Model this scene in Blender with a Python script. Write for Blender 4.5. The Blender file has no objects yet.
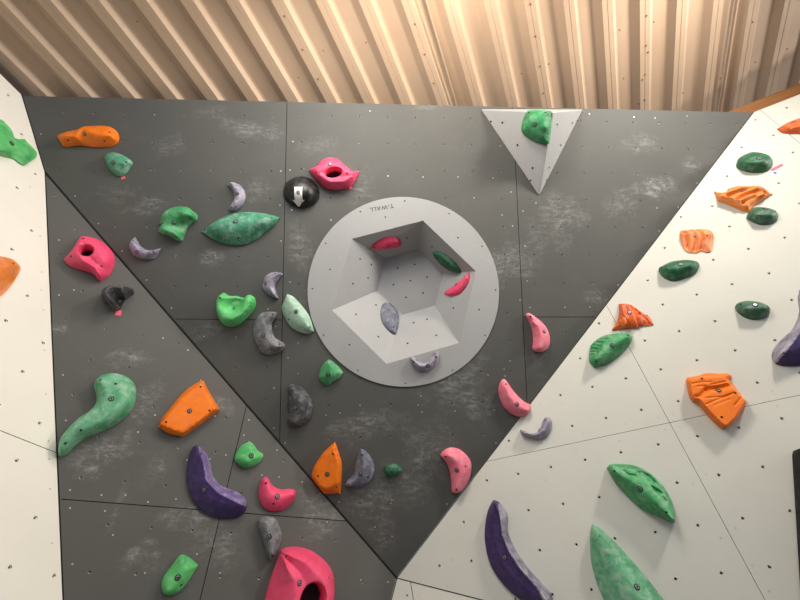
import bpy, bmesh, math, random
import numpy as np
from mathutils import Matrix, Vector
from mathutils.geometry import delaunay_2d_cdt
random.seed(7)
C = bpy.context.scene.collection
A_ = np.array

# ---------------------------------------------------------------- camera frame
F = 388.0                                    # focal length in pixels of the 800 px wide photograph
CAMZ = 1.6
W = A_([[0.9984, -0.0056, 0.0558], [-0.0348, 0.7187, 0.6945], [-0.0440, -0.6953, 0.7173]])
_u, _s, _v = np.linalg.svd(W); W = _u @ _v   # exact rotation: camera axes (right, down, forward) -> world
CAM = A_([0, 0, CAMZ])
def ray(u, v): return A_([(u - 400) / F, (v - 300) / F, 1.0])
def world(P): return W @ P + CAM
UP = W[2]

def unit(a): return a / np.linalg.norm(a)

class Plane:
    """a wall plane; e1 horizontal to the right, e2 up the slope, normal towards the room"""
    def __init__(s, n, d):
        n = A_(n, float); d = d / np.linalg.norm(n); n = unit(n)
        s.n, s.d = n, d
        s.nrm = -n
        e2 = UP - (UP @ n) * n; s.e2 = unit(e2)
        s.e1 = np.cross(s.e2, s.nrm)
        s.o = n * d
    def pix(s, u, v, h=0.0):
        r = ray(u, v); return r * (s.d - h) / (s.n @ r)
    def to2(s, P): return A_([(P - s.o) @ s.e1, (P - s.o) @ s.e2])
    def p2(s, u, v, h=0.0): return s.to2(s.pix(u, v, h))
    def at(s, q, h=0.0): return s.o + q[0] * s.e1 + q[1] * s.e2 + h * s.nrm
    def matrix(s, q=(0, 0), h=0.0):
        m = Matrix.Identity(4)
        for j, a in enumerate((s.e1, s.e2, s.nrm)):
            w = W @ a
            for i in range(3): m[i][j] = w[i]
        o = world(s.at(q, h))
        for i in range(3): m[i][3] = o[i]
        return m

U = 0.15
CEN = Plane((-0.0548, 0.1238, 0.9908), 1.93245)
RWL = Plane((0.39, 0.4716, 0.7909), 2.01442)
LDP = Plane((-0.3842, 0.4126, 0.8259), 2.01222)
LWL = Plane((-0.917, 0.3692, 0.1512), 1.67809)
LOW = Plane((0.3608, 0.611, 0.7047), 2.04147)

def meet(a, b, c):
    return np.linalg.solve(np.stack([a.n, b.n, c.n]), A_([a.d, b.d, c.d]))
class Level:                                  # horizontal plane at height z over the camera
    def __init__(s, z): s.n = UP; s.d = z

# ---------------------------------------------------------------- materials
def srgb(r, g, b):
    f = lambda c: (c / 255 / 12.92) if c <= 10 else ((c / 255 + 0.055) / 1.055) ** 2.4
    return (f(r), f(g), f(b), 1)

class NT:
    def __init__(s, name):
        s.m = bpy.data.materials.new(name); s.m.use_nodes = True
        s.t = s.m.node_tree; s.b = s.t.nodes['Principled BSDF']
    def n(s, kind, **kw):
        x = s.t.nodes.new(kind)
        for k, v in kw.items(): setattr(x, k, v)
        return x
    def l(s, a, b): s.t.links.new(a, b)
    def math(s, op, a, b=None, clamp=False):
        x = s.n('ShaderNodeMath', operation=op); x.use_clamp = clamp
        for i, v in enumerate((a, b)):
            if v is None: continue
            if isinstance(v, (int, float)): x.inputs[i].default_value = v
            else: s.l(v, x.inputs[i])
        return x.outputs[0]
    def noise(s, vec, scale, detail=4, rough=0.6, dist=0.0):
        x = s.n('ShaderNodeTexNoise'); x.inputs['Scale'].default_value = scale
        x.inputs['Detail'].default_value = detail; x.inputs['Roughness'].default_value = rough
        x.inputs['Distortion'].default_value = dist
        s.l(vec, x.inputs['Vector']); return x.outputs['Fac']
    def ramp(s, fac, lo, hi):
        x = s.n('ShaderNodeMapRange'); x.inputs[1].default_value = lo; x.inputs[2].default_value = hi
        s.l(fac, x.inputs[0]); return x.outputs[0]
    def mix(s, fac, a, b):
        x = s.n('ShaderNodeMix', data_type='RGBA')
        for v, k in ((fac, 0), (a, 6), (b, 7)):
            if isinstance(v, (int, float)): x.inputs[k].default_value = v
            elif isinstance(v, tuple): x.inputs[k].default_value = v
            else: s.l(v, x.inputs[k])
        return x.outputs[2]
    def coord(s, which='Object'): return s.n('ShaderNodeTexCoord').outputs[which]
    def bump(s, h, strength, dist=0.01):
        x = s.n('ShaderNodeBump'); x.inputs['Strength'].default_value = strength
        x.inputs['Distance'].default_value = dist
        s.l(h, x.inputs['Height']); s.l(x.outputs[0], s.b.inputs['Normal'])

def plain(name, col, rough=0.6, metal=0.0, spec=0.4):
    t = NT(name); t.b.inputs['Base Color'].default_value = col
    t.b.inputs['Roughness'].default_value = rough; t.b.inputs['Metallic'].default_value = metal
    t.b.inputs['Specular IOR Level'].default_value = spec
    return t.m

def hold_mat(name, c1, c2, chalk=0.25, rough=0.55, scale=18, chalkcol=(0.72, 0.72, 0.7, 1)):
    """cast polyester: two tones marbled together, with patchy chalk"""
    t = NT(name); v = t.coord()
    a = t.ramp(t.noise(v, scale, 3, 0.55, 0.6), 0.30, 0.70)
    col = t.mix(a, c1, c2)
    k = t.ramp(t.noise(v, scale * 1.7, 6, 0.7, 0.3), 0.47, 0.75)
    k = t.math('MULTIPLY', k, chalk)
    col = t.mix(k, col, chalkcol)
    t.l(col, t.b.inputs['Base Color'])
    t.b.inputs['Roughness'].default_value = rough
    t.b.inputs['Specular IOR Level'].default_value = 0.35
    t.bump(t.noise(v, 380, 3, 0.7), 0.25, 0.002)
    return t.m

def wall_mat(name, base, tone, blobs, chalk, plane, wear=0.0, scratch=1.0):
    """painted plywood, slight mottling, chalk smears at the given places (x, y, rx, ry, angle, strength)"""
    t = NT(name); v = t.coord()
    col = t.mix(t.ramp(t.noise(v, 2.3, 5, 0.6), 0.3, 0.7), base, tone)
    fine = t.noise(v, 42, 6, 0.8, 1.0)
    streak_map = t.n('ShaderNodeMapping'); t.l(v, streak_map.inputs[0]); streak_map.inputs['Scale'].default_value = (6, 22, 6)
    streak_map.inputs['Rotation'].default_value = (0, 0, 0.7)
    streak = t.noise(streak_map.outputs[0], 2.2, 6, 0.7, 0.5)
    tot = None; wob = t.math('MULTIPLY', t.math('SUBTRACT', t.noise(v, 9, 5, .7, .6), .5), 2.2)
    for (px, py, rx, ry, ang, st) in blobs:
        q = plane.p2(px, py)
        m = t.n('ShaderNodeMapping', vector_type='TEXTURE')
        m.inputs['Location'].default_value = (q[0], q[1], 0)
        m.inputs['Rotation'].default_value = (0, 0, math.radians(ang))
        m.inputs['Scale'].default_value = (rx, ry, 1)
        t.l(v, m.inputs[0])
        ln = t.n('ShaderNodeVectorMath', operation='LENGTH'); t.l(m.outputs[0], ln.inputs[0])
        s = t.math('MULTIPLY', t.math('SUBTRACT', 1.0, t.math('ADD', ln.outputs['Value'], wob), True), st * .85)
        tot = s if tot is None else t.math('ADD', tot, s)
    wide = t.math('MULTIPLY', t.ramp(t.noise(v, 3.2, 6, 0.72, 0.4), 0.52, 0.8), wear)
    tot = wide if tot is None else t.math('ADD', tot, wide)
    pat = t.math('ADD', t.math('MULTIPLY', t.ramp(fine, 0.50, 0.70), 0.85), t.math('MULTIPLY', t.ramp(streak, 0.48, 0.72), 0.7))
    k = t.math('MULTIPLY', tot, t.math('ADD', pat, 0.05), True)
    specks = t.math('MULTIPLY', t.ramp(t.noise(v, 60, 2, 0.5), 0.70, 0.78), wear * 1.2)
    k = t.math('ADD', k, specks, True)
    col = t.mix(k, col, chalk)
    t.l(col, t.b.inputs['Base Color'])
    t.b.inputs['Roughness'].default_value = 0.62
    t.b.inputs['Specular IOR Level'].default_value = 0.3
    t.bump(t.noise(v, 260, 3, 0.7), 0.12, 0.002)
    return t.m

CH = (0.50, 0.50, 0.49, 1)
M = {}
M['grey'] = wall_mat('grey_wall_paint', srgb(84, 84, 81), srgb(78, 78, 76), [
    (250, 130, .17, .07, -10, .6), (212, 112, .10, .05, 0, .3), (360, 190, .10, .16, 30, .3), (320, 145, .12, .06, 0, .3),
    (510, 262, .20, .12, 25, .55), (560, 220, .16, .20, -40, .5), (655, 188, .15, .07, 5, 1.0), (640, 142, .12, .08, 10, .6),
    (692, 165, .06, .06, 0, .5), (622, 205, .12, .10, 30, .5), (300, 248, .09, .14, 10, .45), (213, 258, .07, .05, 0, .9),
    (365, 425, .22, .08, 10, .6), (455, 385, .20, .12, 30, .55), (478, 405, .1, .12, 60, .5), (150, 205, .12, .06, 20, .5), (120, 192, .10, .06, 0, .35), (255, 190, .14, .08, -20, .35),
    (430, 445, .16, .12, 0, .45), (205, 330, .12, .06, 0, .35), (320, 300, .10, .1, 30, .35), (595, 298, .08, .05, 0, .5),
    (430, 105, .10, .03, 8, .5), (370, 500, .12, .16, -50, .55), (385, 535, .08, .14, 0, .3), (410, 480, .2, .14, 0, .35), (170, 145, .1, .08, 0, .3)],
    CH, CEN, 0.10)
M['grey_low'] = wall_mat('grey_lower_wall_paint', srgb(92, 91, 88), srgb(86, 85, 82), [
    (105, 452, .16, .07, 25, .75), (88, 470, .06, .05, 0, .7), (130, 358, .10, .05, 15, .7), (145, 395, .09, .06, 50, .45),
    (140, 415, .08, .04, 40, .5), (158, 470, .05, .09, -25, .5), (134, 555, .10, .04, 35, .8), (190, 517, .12, .05, 8, .6),
    (117, 508, .02, .10, 0, .4), (158, 562, .05, .06, 0, .5), (222, 405, .08, .04, -20, .7), (320, 520, .10, .12, 60, .5),
    (215, 545, .16, .08, -35, .4), (375, 520, .05, .13, 10, .4), (60, 330, .05, .03, 0, .5), (310, 500, .1, .08, 0, .35)],
    CH, LDP, 0.08)
M['white'] = wall_mat('white_paint_dimmed', srgb(202, 202, 194), srgb(195, 195, 187), [], (0.45, 0.42, 0.38, 1), RWL, 0.10)  # same white as the left wall; its weaker light is put into the colour
M['white_lit'] = wall_mat('white_paint_lit', srgb(228, 224, 214), srgb(222, 218, 208), [], (0.5, 0.46, 0.4, 1), LWL, 0.10)  # same white paint; the left wall's stronger light is put into the colour
M['disc'] = wall_mat('light_grey_volume_paint', srgb(158, 158, 158), srgb(150, 150, 151), [], (0.55, 0.55, 0.55, 1), CEN, 0.22)
M['gap'] = plain('dark_gap', (0.006, 0.006, 0.006, 1), 0.9)
M['holein'] = plain('hole_bottom', (0.008, 0.007, 0.006, 1), 0.9)
M['tnut'] = plain('zinc_steel_glint', (0.74, 0.70, 0.62, 1), 0.4, 0.0)  # zinc plating; the pale non-metallic tone carries the glint of the steel
M['screw'] = plain('screw_steel', (0.50, 0.48, 0.44, 1), 0.45, 0.5)
M['bolt'] = plain('bolt_steel', (0.30, 0.30, 0.30, 1), 0.38, 0.85)
M['behind'] = plain('pocket_board_in_shade', (0.03, 0.03, 0.03, 1), 0.9)  # pocket floors: wall board with the shade inside put into the colour
M['dark'] = plain('dark_recess', (0.012, 0.012, 0.012, 1), 0.8)
M['washer'] = plain('blackened_washer', (0.03, 0.03, 0.03, 1), 0.55, 0.4)
M['arrow'] = plain('white_marking', (0.85, 0.85, 0.85, 1), 0.6)
M['ink'] = plain('dark_lettering', (0.035, 0.035, 0.035, 1), 0.7)
M['tape_pink'] = plain('pink_tape', srgb(235, 95, 120), 0.6)
M['tape_white'] = plain('white_tape', srgb(225, 225, 228), 0.6)
M['tape_blue'] = plain('blue_mark', srgb(60, 85, 160), 0.6)
HM = dict(
    orange=hold_mat('orange_resin', srgb(234, 120, 14), srgb(224, 108, 10), 0.06),
    peach=hold_mat('chalky_orange_resin', srgb(238, 152, 96), srgb(226, 122, 62), .3),
    rust=hold_mat('rust_orange_resin', srgb(214, 98, 28), srgb(196, 80, 22), .22),
    tawny=hold_mat('tawny_orange_resin', srgb(222, 128, 48), srgb(210, 112, 32), .2),
    green=hold_mat('bright_green_resin', srgb(76, 158, 102), srgb(38, 122, 72), 0.28),
    lime=hold_mat('light_green_resin', srgb(96, 186, 110), srgb(62, 164, 88), 0.22),
    mint=hold_mat('chalky_green_resin', srgb(112, 172, 136), srgb(62, 142, 98), 0.4),
    teal=hold_mat('teal_green_resin', srgb(82, 150, 122), srgb(36, 112, 82), 0.38),
    emerald=hold_mat('emerald_green_resin', srgb(56, 146, 92), srgb(22, 108, 62), .2),
    forest=hold_mat('dark_green_resin', srgb(22, 96, 62), srgb(12, 74, 46), .16),
    moss=hold_mat('grey_green_resin', srgb(56, 98, 76), srgb(34, 78, 56), .22),
    sage=hold_mat('pale_sage_resin', srgb(168, 190, 172), srgb(118, 164, 138), .45),
    pink=hold_mat('hot_pink_resin', srgb(228, 78, 116), srgb(220, 62, 102), 0.08),
    rose=hold_mat('rose_pink_resin', srgb(232, 72, 112), srgb(212, 50, 94), 0.14),
    salmon=hold_mat('salmon_pink_resin', srgb(230, 128, 146), srgb(220, 102, 124), 0.28),
    purple=hold_mat('deep_purple_resin', srgb(62, 42, 96), srgb(50, 34, 82), 0.05),
    violetgrey=hold_mat('chalky_violet_resin', srgb(120, 102, 146), srgb(96, 78, 128), 0.35),
    lavender=hold_mat('lavender_grey_resin', srgb(162, 156, 174), srgb(84, 78, 102), 0.42),
    slate=hold_mat('blue_grey_resin', srgb(104, 106, 122), srgb(82, 84, 98), 0.3),
    grey=hold_mat('chalky_grey_resin', srgb(116, 116, 120), srgb(88, 88, 94), 0.35),
    charcoal=hold_mat('charcoal_resin', srgb(70, 70, 75), srgb(50, 50, 55), 0.22),
    matteblack=hold_mat('matte_black_resin', srgb(26, 25, 25), srgb(20, 20, 20), .04, .8),
    black=hold_mat('black_resin', srgb(24, 24, 24), srgb(18, 18, 19), .07, 0.35),
)

# ---------------------------------------------------------------- object helpers
def link(name, mesh, parent=None, mats=(), mat4=None):
    o = bpy.data.objects.new(name, mesh); C.objects.link(o)
    for m in mats: mesh.materials.append(m)
    if parent is not None: o.parent = parent
    if mat4 is not None: o.matrix_local = mat4
    return o
def mesh_of(name, v, f, mi=None, smooth=False):
    me = bpy.data.meshes.new(name)
    me.from_pydata([tuple(map(float, x)) for x in v], [], [tuple(map(int, x)) for x in f])
    if mi is not None: me.polygons.foreach_set('material_index', [int(i) for i in mi])
    if smooth: me.polygons.foreach_set('use_smooth', [True] * len(me.polygons))
    me.update(); return me
def tag(o, label=None, cat=None, group=None, kind=None):
    if label: o['label'] = label
    if cat: o['category'] = cat
    if group: o['group'] = group
    if kind: o['kind'] = kind
    return o

# ---------------------------------------------------------------- 2D geometry
def inside(poly, P):
    P = np.atleast_2d(P); r = np.zeros(len(P), bool); n = len(poly); j = n - 1
    for i in range(n):
        xi, yi = poly[i]; xj, yj = poly[j]
        c = ((yi > P[:, 1]) != (yj > P[:, 1]))
        with np.errstate(divide='ignore', invalid='ignore'):
            c &= P[:, 0] < (xj - xi) * (P[:, 1] - yi) / (yj - yi + 1e-30) + xi
        r ^= c; j = i
    return r
def segdist(P, Q, closed):
    Q = A_(Q); n = len(Q); best = np.full(len(P), 1e9)
    if n == 1: return np.linalg.norm(P - Q[0], axis=1)
    for i in range(n if closed else n - 1):
        a = Q[i]; b = Q[(i + 1) % n]; d = b - a; L = d @ d
        t = np.clip(((P - a) @ d) / (L + 1e-18), 0, 1)
        best = np.minimum(best, np.linalg.norm(P - a - t[:, None] * d, axis=1))
    return best
def area(p):
    p = A_(p); q = np.roll(p, -1, 0); return 0.5 * np.sum(p[:, 0] * q[:, 1] - q[:, 0] * p[:, 1])
def smooth_closed(pts, corners=(), seg=8):
    """closed Catmull-Rom through pts; indices in corners stay sharp"""
    n = len(pts); out = []; pts = [A_(p, float) for p in pts]
    for i in range(n):
        p1, p2 = pts[i], pts[(i + 1) % n]
        p0 = pts[i - 1] if i not in corners else 2 * p1 - p2
        p3 = pts[(i + 2) % n] if (i + 1) % n not in corners else 2 * p2 - p1
        for k in range(seg):
            t = k / seg
            out.append(0.5 * ((2 * p1) + (-p0 + p2) * t + (2 * p0 - 5 * p1 + 4 * p2 - p3) * t * t + (-p0 + 3 * p1 - 3 * p2 + p3) * t ** 3))
    return A_(out)
def resample(poly, g, keep=()):
    poly = A_(poly); out = []
    n = len(poly)
    for i in range(n):
        a, b = poly[i], poly[(i + 1) % n]; L = np.linalg.norm(b - a); k = max(1, int(round(L / g)))
        for j in range(k): out.append(a + (b - a) * j / k)
    return A_(out)
def decimate(poly, g):
    out = [poly[0]]
    for p in poly[1:]:
        if np.linalg.norm(p - out[-1]) >= g: out.append(p)
    if np.linalg.norm(out[-1] - out[0]) < 0.5 * g: out.pop()
    return A_(out)
def clip(poly, p, nrm):
    """keep the half plane (x - p).nrm >= 0"""
    out = []; n = len(poly)
    for i in range(n):
        a, b = poly[i], poly[(i + 1) % n]; da, db = (a - p) @ nrm, (b - p) @ nrm
        if da >= 0: out.append(a)
        if (da >= 0) != (db >= 0): out.append(a + (b - a) * da / (da - db))
    return out
def cdt(points, loops, extra=()):
    """constrained triangulation of loops + free points -> verts, tris"""
    pts = [Vector((float(p[0]), float(p[1]))) for p in points]; ed = []
    for lp in loops:
        k = len(pts); n = len(lp)
        pts += [Vector((float(p[0]), float(p[1]))) for p in lp]
        ed += [(k + i, k + (i + 1) % n) for i in range(n)]
    for lp in extra:
        k = len(pts); n = len(lp)
        pts += [Vector((float(p[0]), float(p[1]))) for p in lp]
        ed += [(k + i, k + i + 1) for i in range(n - 1)]
    r = delaunay_2d_cdt(pts, ed, [], 0, 1e-7)
    v = A_([(p.x, p.y) for p in r[0]]); f = [list(t) for t in r[2]]
    return v, f, r[3]

# ---------------------------------------------------------------- holds
REG = dict(A=(0, 80, 4), B=(200, 80, 4), C=(400, 80, 4), D=(600, 80, 4), E=(0, 200, 4), F=(200, 200, 4), G=(400, 200, 4),
           H=(600, 200, 4), I=(0, 340, 4), J=(200, 340, 4), K=(400, 340, 4), L=(600, 340, 4), M=(0, 450, 4), N=(200, 450, 4),
           O=(400, 450, 4), P=(600, 450, 4), Z=(300, 190, 3), p=(0, 0, 1),
           a=(200, 280, 10), b=(700, 175, 8), c=(670, 360, 7.5), d=(580, 290, 6.667), e=(0, 110, 8.571), f=(150, 195, 5.714), g=(80, 270, 10), h=(240, 530, 6.667))
def px(reg, pts):
    ox, oy, s = REG[reg]; return [(ox + x / s, oy + y / s) for x, y in pts]

def lathe(prof, n=16):
    v = []; f = []; mi = []
    for r, z, m in prof:
        for i in range(n):
            a = 2 * math.pi * i / n; v.append((r * math.cos(a), r * math.sin(a), z))
    for k in range(len(prof) - 1):
        for i in range(n):
            j = (i + 1) % n
            f.append((k * n + i, k * n + j, (k + 1) * n + j, (k + 1) * n + i)); mi.append(prof[k + 1][2])
    f.append(tuple((len(prof) - 1) * n + i for i in range(n))); mi.append(prof[-1][2])
    return v, f, mi
def make_bolt_mesh():
    v, f, mi = lathe([(.0105, -.004, 0), (.0105, .0008, 0), (.0085, .0012, 0), (.0078, .0004, 0), (.0070, .0004, 0), (.0068, .0026, 1), (.0060, .0032, 1), (.0036, .0032, 1), (.0034, .0010, 0)], 18)
    me = mesh_of('bolt', v, f, mi, True); me.materials.append(M['washer']); me.materials.append(M['bolt'])
    me.set_sharp_from_angle(angle=math.radians(35)); return me
def make_screw_mesh():
    v, f, mi = lathe([(.0046, -.003, 0), (.0046, .0006, 0), (.0036, .0009, 0), (.0032, .0003, 0)], 12)
    me = mesh_of('screw', v, f, mi, True); me.materials.append(M['dark']); return me
BOLT = make_bolt_mesh(); SCREW = make_screw_mesh()

class Surf:
    """height surface of a finished hold in plane coordinates"""
    def __init__(s, plane, v, h): s.p, s.v, s.h = plane, v, h
    def height(s, q):
        d = np.linalg.norm(s.v - q, axis=1); i = np.argsort(d)[:4]; w = 1 / (d[i] + 1e-5) ** 2
        return float((s.h[i] * w).sum() / w.sum())
    def hit(s, u, v):
        h = 0.0
        for _ in range(14):
            q = s.p.p2(u, v, h); h = 0.5 * h + 0.5 * s.height(q)
        return q, s.height(q)
    def normal(s, q, e=.008):
        gx = (s.height(q + A_([e, 0])) - s.height(q - A_([e, 0]))) / (2 * e)
        gy = (s.height(q + A_([0, e])) - s.height(q - A_([0, e]))) / (2 * e)
        return unit(A_([-gx, -gy, 1.0]))

def frame(pos, nrm):
    z = Vector(nrm); x = Vector((1, 0, 0)); x = (x - x.dot(z) * z).normalized(); y = z.cross(x)
    m = Matrix.Identity(4)
    for i in range(3): m[i][0], m[i][1], m[i][2], m[i][3] = x[i], y[i], z[i], pos[i]
    return m

def hold(label, group, plane, reg, outline, H, mat, bolts=(), screws=(), crests=None, corners=(), poly=False, edge=.15,
         pockets=(), grooves=(), smooth=2, res=24, sil=.45, second=None, bolt_scale=1.0, name='climbing_hold', cat='climbing hold', sharp=50, base=0.0):
    """second: (material, region polygon) for the part of the surface cast in another finish"""
    out = px(reg, outline)
    pl = out if poly else [tuple(q) for q in smooth_closed(out, corners)]
    # plane coordinates, allowing for the body that rises over the wall on the far side of the outline
    q0 = A_([plane.p2(u, v) for u, v in pl]); qH = A_([plane.p2(u, v, H) for u, v in pl])
    if area(q0) < 0: q0 = q0[::-1]; qH = qH[::-1]; pl = pl[::-1]
    nx = np.roll(q0, -1, 0) - np.roll(q0, 1, 0); nr = np.stack([nx[:, 1], -nx[:, 0]], 1); nr /= np.linalg.norm(nr, axis=1)[:, None] + 1e-12
    sh = (q0 - qH).mean(0); shn = sh / (np.linalg.norm(sh) + 1e-12)
    wgt = np.clip(nr @ shn, 0, 1)
    b = A_([plane.p2(u, v, sil * H * w) for (u, v), w in zip(pl, wgt)])
    g = math.sqrt(abs(area(b))) / res
    b = resample(b, g) if poly else resample(decimate(b, g * .7), g)
    ctr = b.mean(0)
    lo, hi = b.min(0), b.max(0)
    xs = np.arange(lo[0], hi[0] + g, g); ys = np.arange(lo[1], hi[1] + g, g * .866)
    P = A_([(x + (g / 2 if j % 2 else 0), y) for j, y in enumerate(ys) for x in xs])
    P = P[inside(b, P)]; P = P[segdist(P, b, True) > .45 * g]
    cr = []
    if crests:
        for c in crests:                       # (height fraction, power, region, points, closed, flat)
            hf, pw, cpts = c[0], c[1], px(c[2] if len(c) > 3 else reg, c[-1])
            cc = A_([plane.p2(u, v, H * hf) for u, v in cpts])
            if len(cc) > 1: cc = A_([cc[i] + (cc[i + 1] - cc[i]) * t for i in range(len(cc) - 1) for t in np.linspace(0, 1, 9)[:-1]] + [cc[-1]])
            cr.append((hf, pw, cc))
    free = [P]
    for hf, pw, cc in cr:
        k = cc[inside(b, cc)]
        if len(k):
            k = k[segdist(k, b, True) > .3 * g]
            if len(k):
                kk = [k[0]]
                for z in k[1:]:
                    if np.linalg.norm(z - kk[-1]) > .6 * g: kk.append(z)
                kk = A_(kk)
                d = np.min(np.linalg.norm(P[:, None] - kk[None], axis=2), axis=1) if len(P) else A_([])
                free[0] = free[0][np.min(np.linalg.norm(free[0][:, None] - kk[None], axis=2), axis=1) > .45 * g]
                free.append(kk)
    v, f, _ = cdt(np.concatenate(free), [b])
    cen = A_([v[t].mean(0) for t in f]); ok = inside(b, cen); f = [t for t, k in zip(f, ok) if k]
    db = segdist(v, b, True); onb = db < 1e-5
    h = np.zeros(len(v))
    if cr:
        for hf, pw, cc in cr:
            dc = segdist(v, cc, False)
            if np.linalg.norm(cc[0] - cc[-1]) < 1e-9: dc[inside(cc[:-1], v)] = 0
            t = db / (db + dc + 1e-9)
            h = np.maximum(h, H * hf * (1 - (1 - t) ** pw))
    else:
        Rm = db.max(); t = np.clip(db / Rm, 0, 1); h = H * np.sqrt(1 - (1 - t) ** 2)
    h = edge * H + (1 - edge) * h
    dark = []
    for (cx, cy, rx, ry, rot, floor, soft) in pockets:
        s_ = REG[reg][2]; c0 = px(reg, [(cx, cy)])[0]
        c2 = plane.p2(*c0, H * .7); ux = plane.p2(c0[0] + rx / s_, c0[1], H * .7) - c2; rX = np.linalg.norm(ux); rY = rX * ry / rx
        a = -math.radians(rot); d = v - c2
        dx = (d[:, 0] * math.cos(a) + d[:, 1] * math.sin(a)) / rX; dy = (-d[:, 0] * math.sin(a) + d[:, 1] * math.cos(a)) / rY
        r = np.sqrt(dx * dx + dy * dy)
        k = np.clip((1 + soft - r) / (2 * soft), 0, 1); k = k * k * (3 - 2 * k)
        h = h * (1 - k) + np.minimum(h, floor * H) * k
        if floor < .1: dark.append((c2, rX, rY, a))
    for (pts, wd, dep) in grooves:
        s_ = REG[reg][2]; gp = [plane.p2(u, vv, H * .8) for u, vv in px(reg, pts)]
        w_ = np.linalg.norm(plane.p2(400 + wd / s_, 300) - plane.p2(400, 300))
        k = np.exp(-(segdist(v, gp, False) / w_) ** 2); fade = np.clip(db / (.12 * H + 1e-6), 0, 1)
        h = h - dep * k * fade
    h = np.maximum(h, .04 * H)
    h[onb] = edge * H
    nb = [set() for _ in v]
    for t in f:
        for i in range(3): nb[t[i]].update((t[i - 1], t[(i + 1) % 3]))
    for _ in range(smooth):
        h2 = h.copy()
        for i, s in enumerate(nb):
            if s and not onb[i]: h2[i] = .5 * h[i] + .5 * np.mean([h[j] for j in s])
        h = h2
    h += base
    surf = Surf(plane, v, h)
    # mesh: top, side skirt, base
    V = [(p[0] - ctr[0], p[1] - ctr[1], z) for p, z in zip(v, h)]; Fc = [list(t) for t in f]
    e = {}
    for t in Fc:
        for i in range(3):
            k = (t[i], t[(i + 1) % 3]); e[k] = 1
    be = [k for k in e if (k[1], k[0]) not in e]
    low = {}
    for a, c in be:
        for i in (a, c):
            if i not in low: low[i] = len(V); V.append((v[i][0] - ctr[0], v[i][1] - ctr[1], .0006))
    for a, c in be: Fc.append([c, a, low[a], low[c]])
    nxt = {a: c for a, c in be}; st = be[0][0]; lp = [low[st]]; k = nxt[st]
    while k != st and len(lp) < 5000: lp.append(low[k]); k = nxt[k]
    Fc.append(lp[::-1])
    mi = [0] * len(Fc); mats = [HM[mat] if isinstance(mat, str) else mat]
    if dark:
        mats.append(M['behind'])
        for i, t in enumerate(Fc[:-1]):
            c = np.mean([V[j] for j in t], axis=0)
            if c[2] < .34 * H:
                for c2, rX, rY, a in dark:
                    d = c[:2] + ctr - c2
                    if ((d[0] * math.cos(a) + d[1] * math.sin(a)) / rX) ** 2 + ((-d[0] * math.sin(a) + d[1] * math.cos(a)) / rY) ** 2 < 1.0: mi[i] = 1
    if second:
        reg2 = [plane.p2(u, w_, H * .6) for u, w_ in px(second[1], second[2])]
        mats.append(HM[second[0]])
        for i, t in enumerate(Fc[:-1]):
            c = np.mean([V[j][:2] for j in t], axis=0) + ctr
            if inside(reg2, c)[0]: mi[i] = 1
    me = mesh_of(name, V, Fc, mi, True)
    if sharp: me.set_sharp_from_angle(angle=math.radians(sharp))
    o = link(name, me, None, mats, plane.matrix(ctr))
    tag(o, label, cat, group)
    for lst, src, nm in ((bolts, BOLT, 'bolt'), (screws, SCREW, 'screw')):
        for u, w_ in px(reg, lst):
            q, hh = surf.hit(u, w_); nv = surf.normal(q)
            m = frame((q[0] - ctr[0], q[1] - ctr[1], hh), nv) @ Matrix.Scale(bolt_scale, 4)
            link(nm, src, o, (), m)
    o_surf[o.name] = (surf, ctr)
    return o
o_surf = {}

def decal(o, name, reg, polygon, mat, lift=.0012, label=None):
    surf, ctr = o_surf[o.name]
    b = A_([surf.hit(u, v)[0] for u, v in px(reg, polygon)])
    if area(b) < 0: b = b[::-1]
    b = resample(b, .006); lo, hi = b.min(0), b.max(0)
    P = A_([(x, y) for x in np.arange(lo[0], hi[0], .006) for y in np.arange(lo[1], hi[1], .006)]); P = P[inside(b, P)]
    v, f, _ = cdt(P, [b]); ok = inside(b, A_([v[t].mean(0) for t in f])); f = [t for t, k in zip(f, ok) if k]
    V = [(p[0] - ctr[0], p[1] - ctr[1], surf.height(p) + lift) for p in v]
    d = link(name, mesh_of(name, V, f, None, True), o, [mat])
    if label: d['label'] = label
    return d

# ---------------------------------------------------------------- walls with real holes
def grid(plane, cu, cv, i0, i1, j0, j1, anchor, step=U):
    a = plane.p2(*anchor); return [a + A_([cu[0] * i + cv[0] * j, cu[1] * i + cv[1] * j]) * step for i in range(i0, i1) for j in range(j0, j1)]

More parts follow.
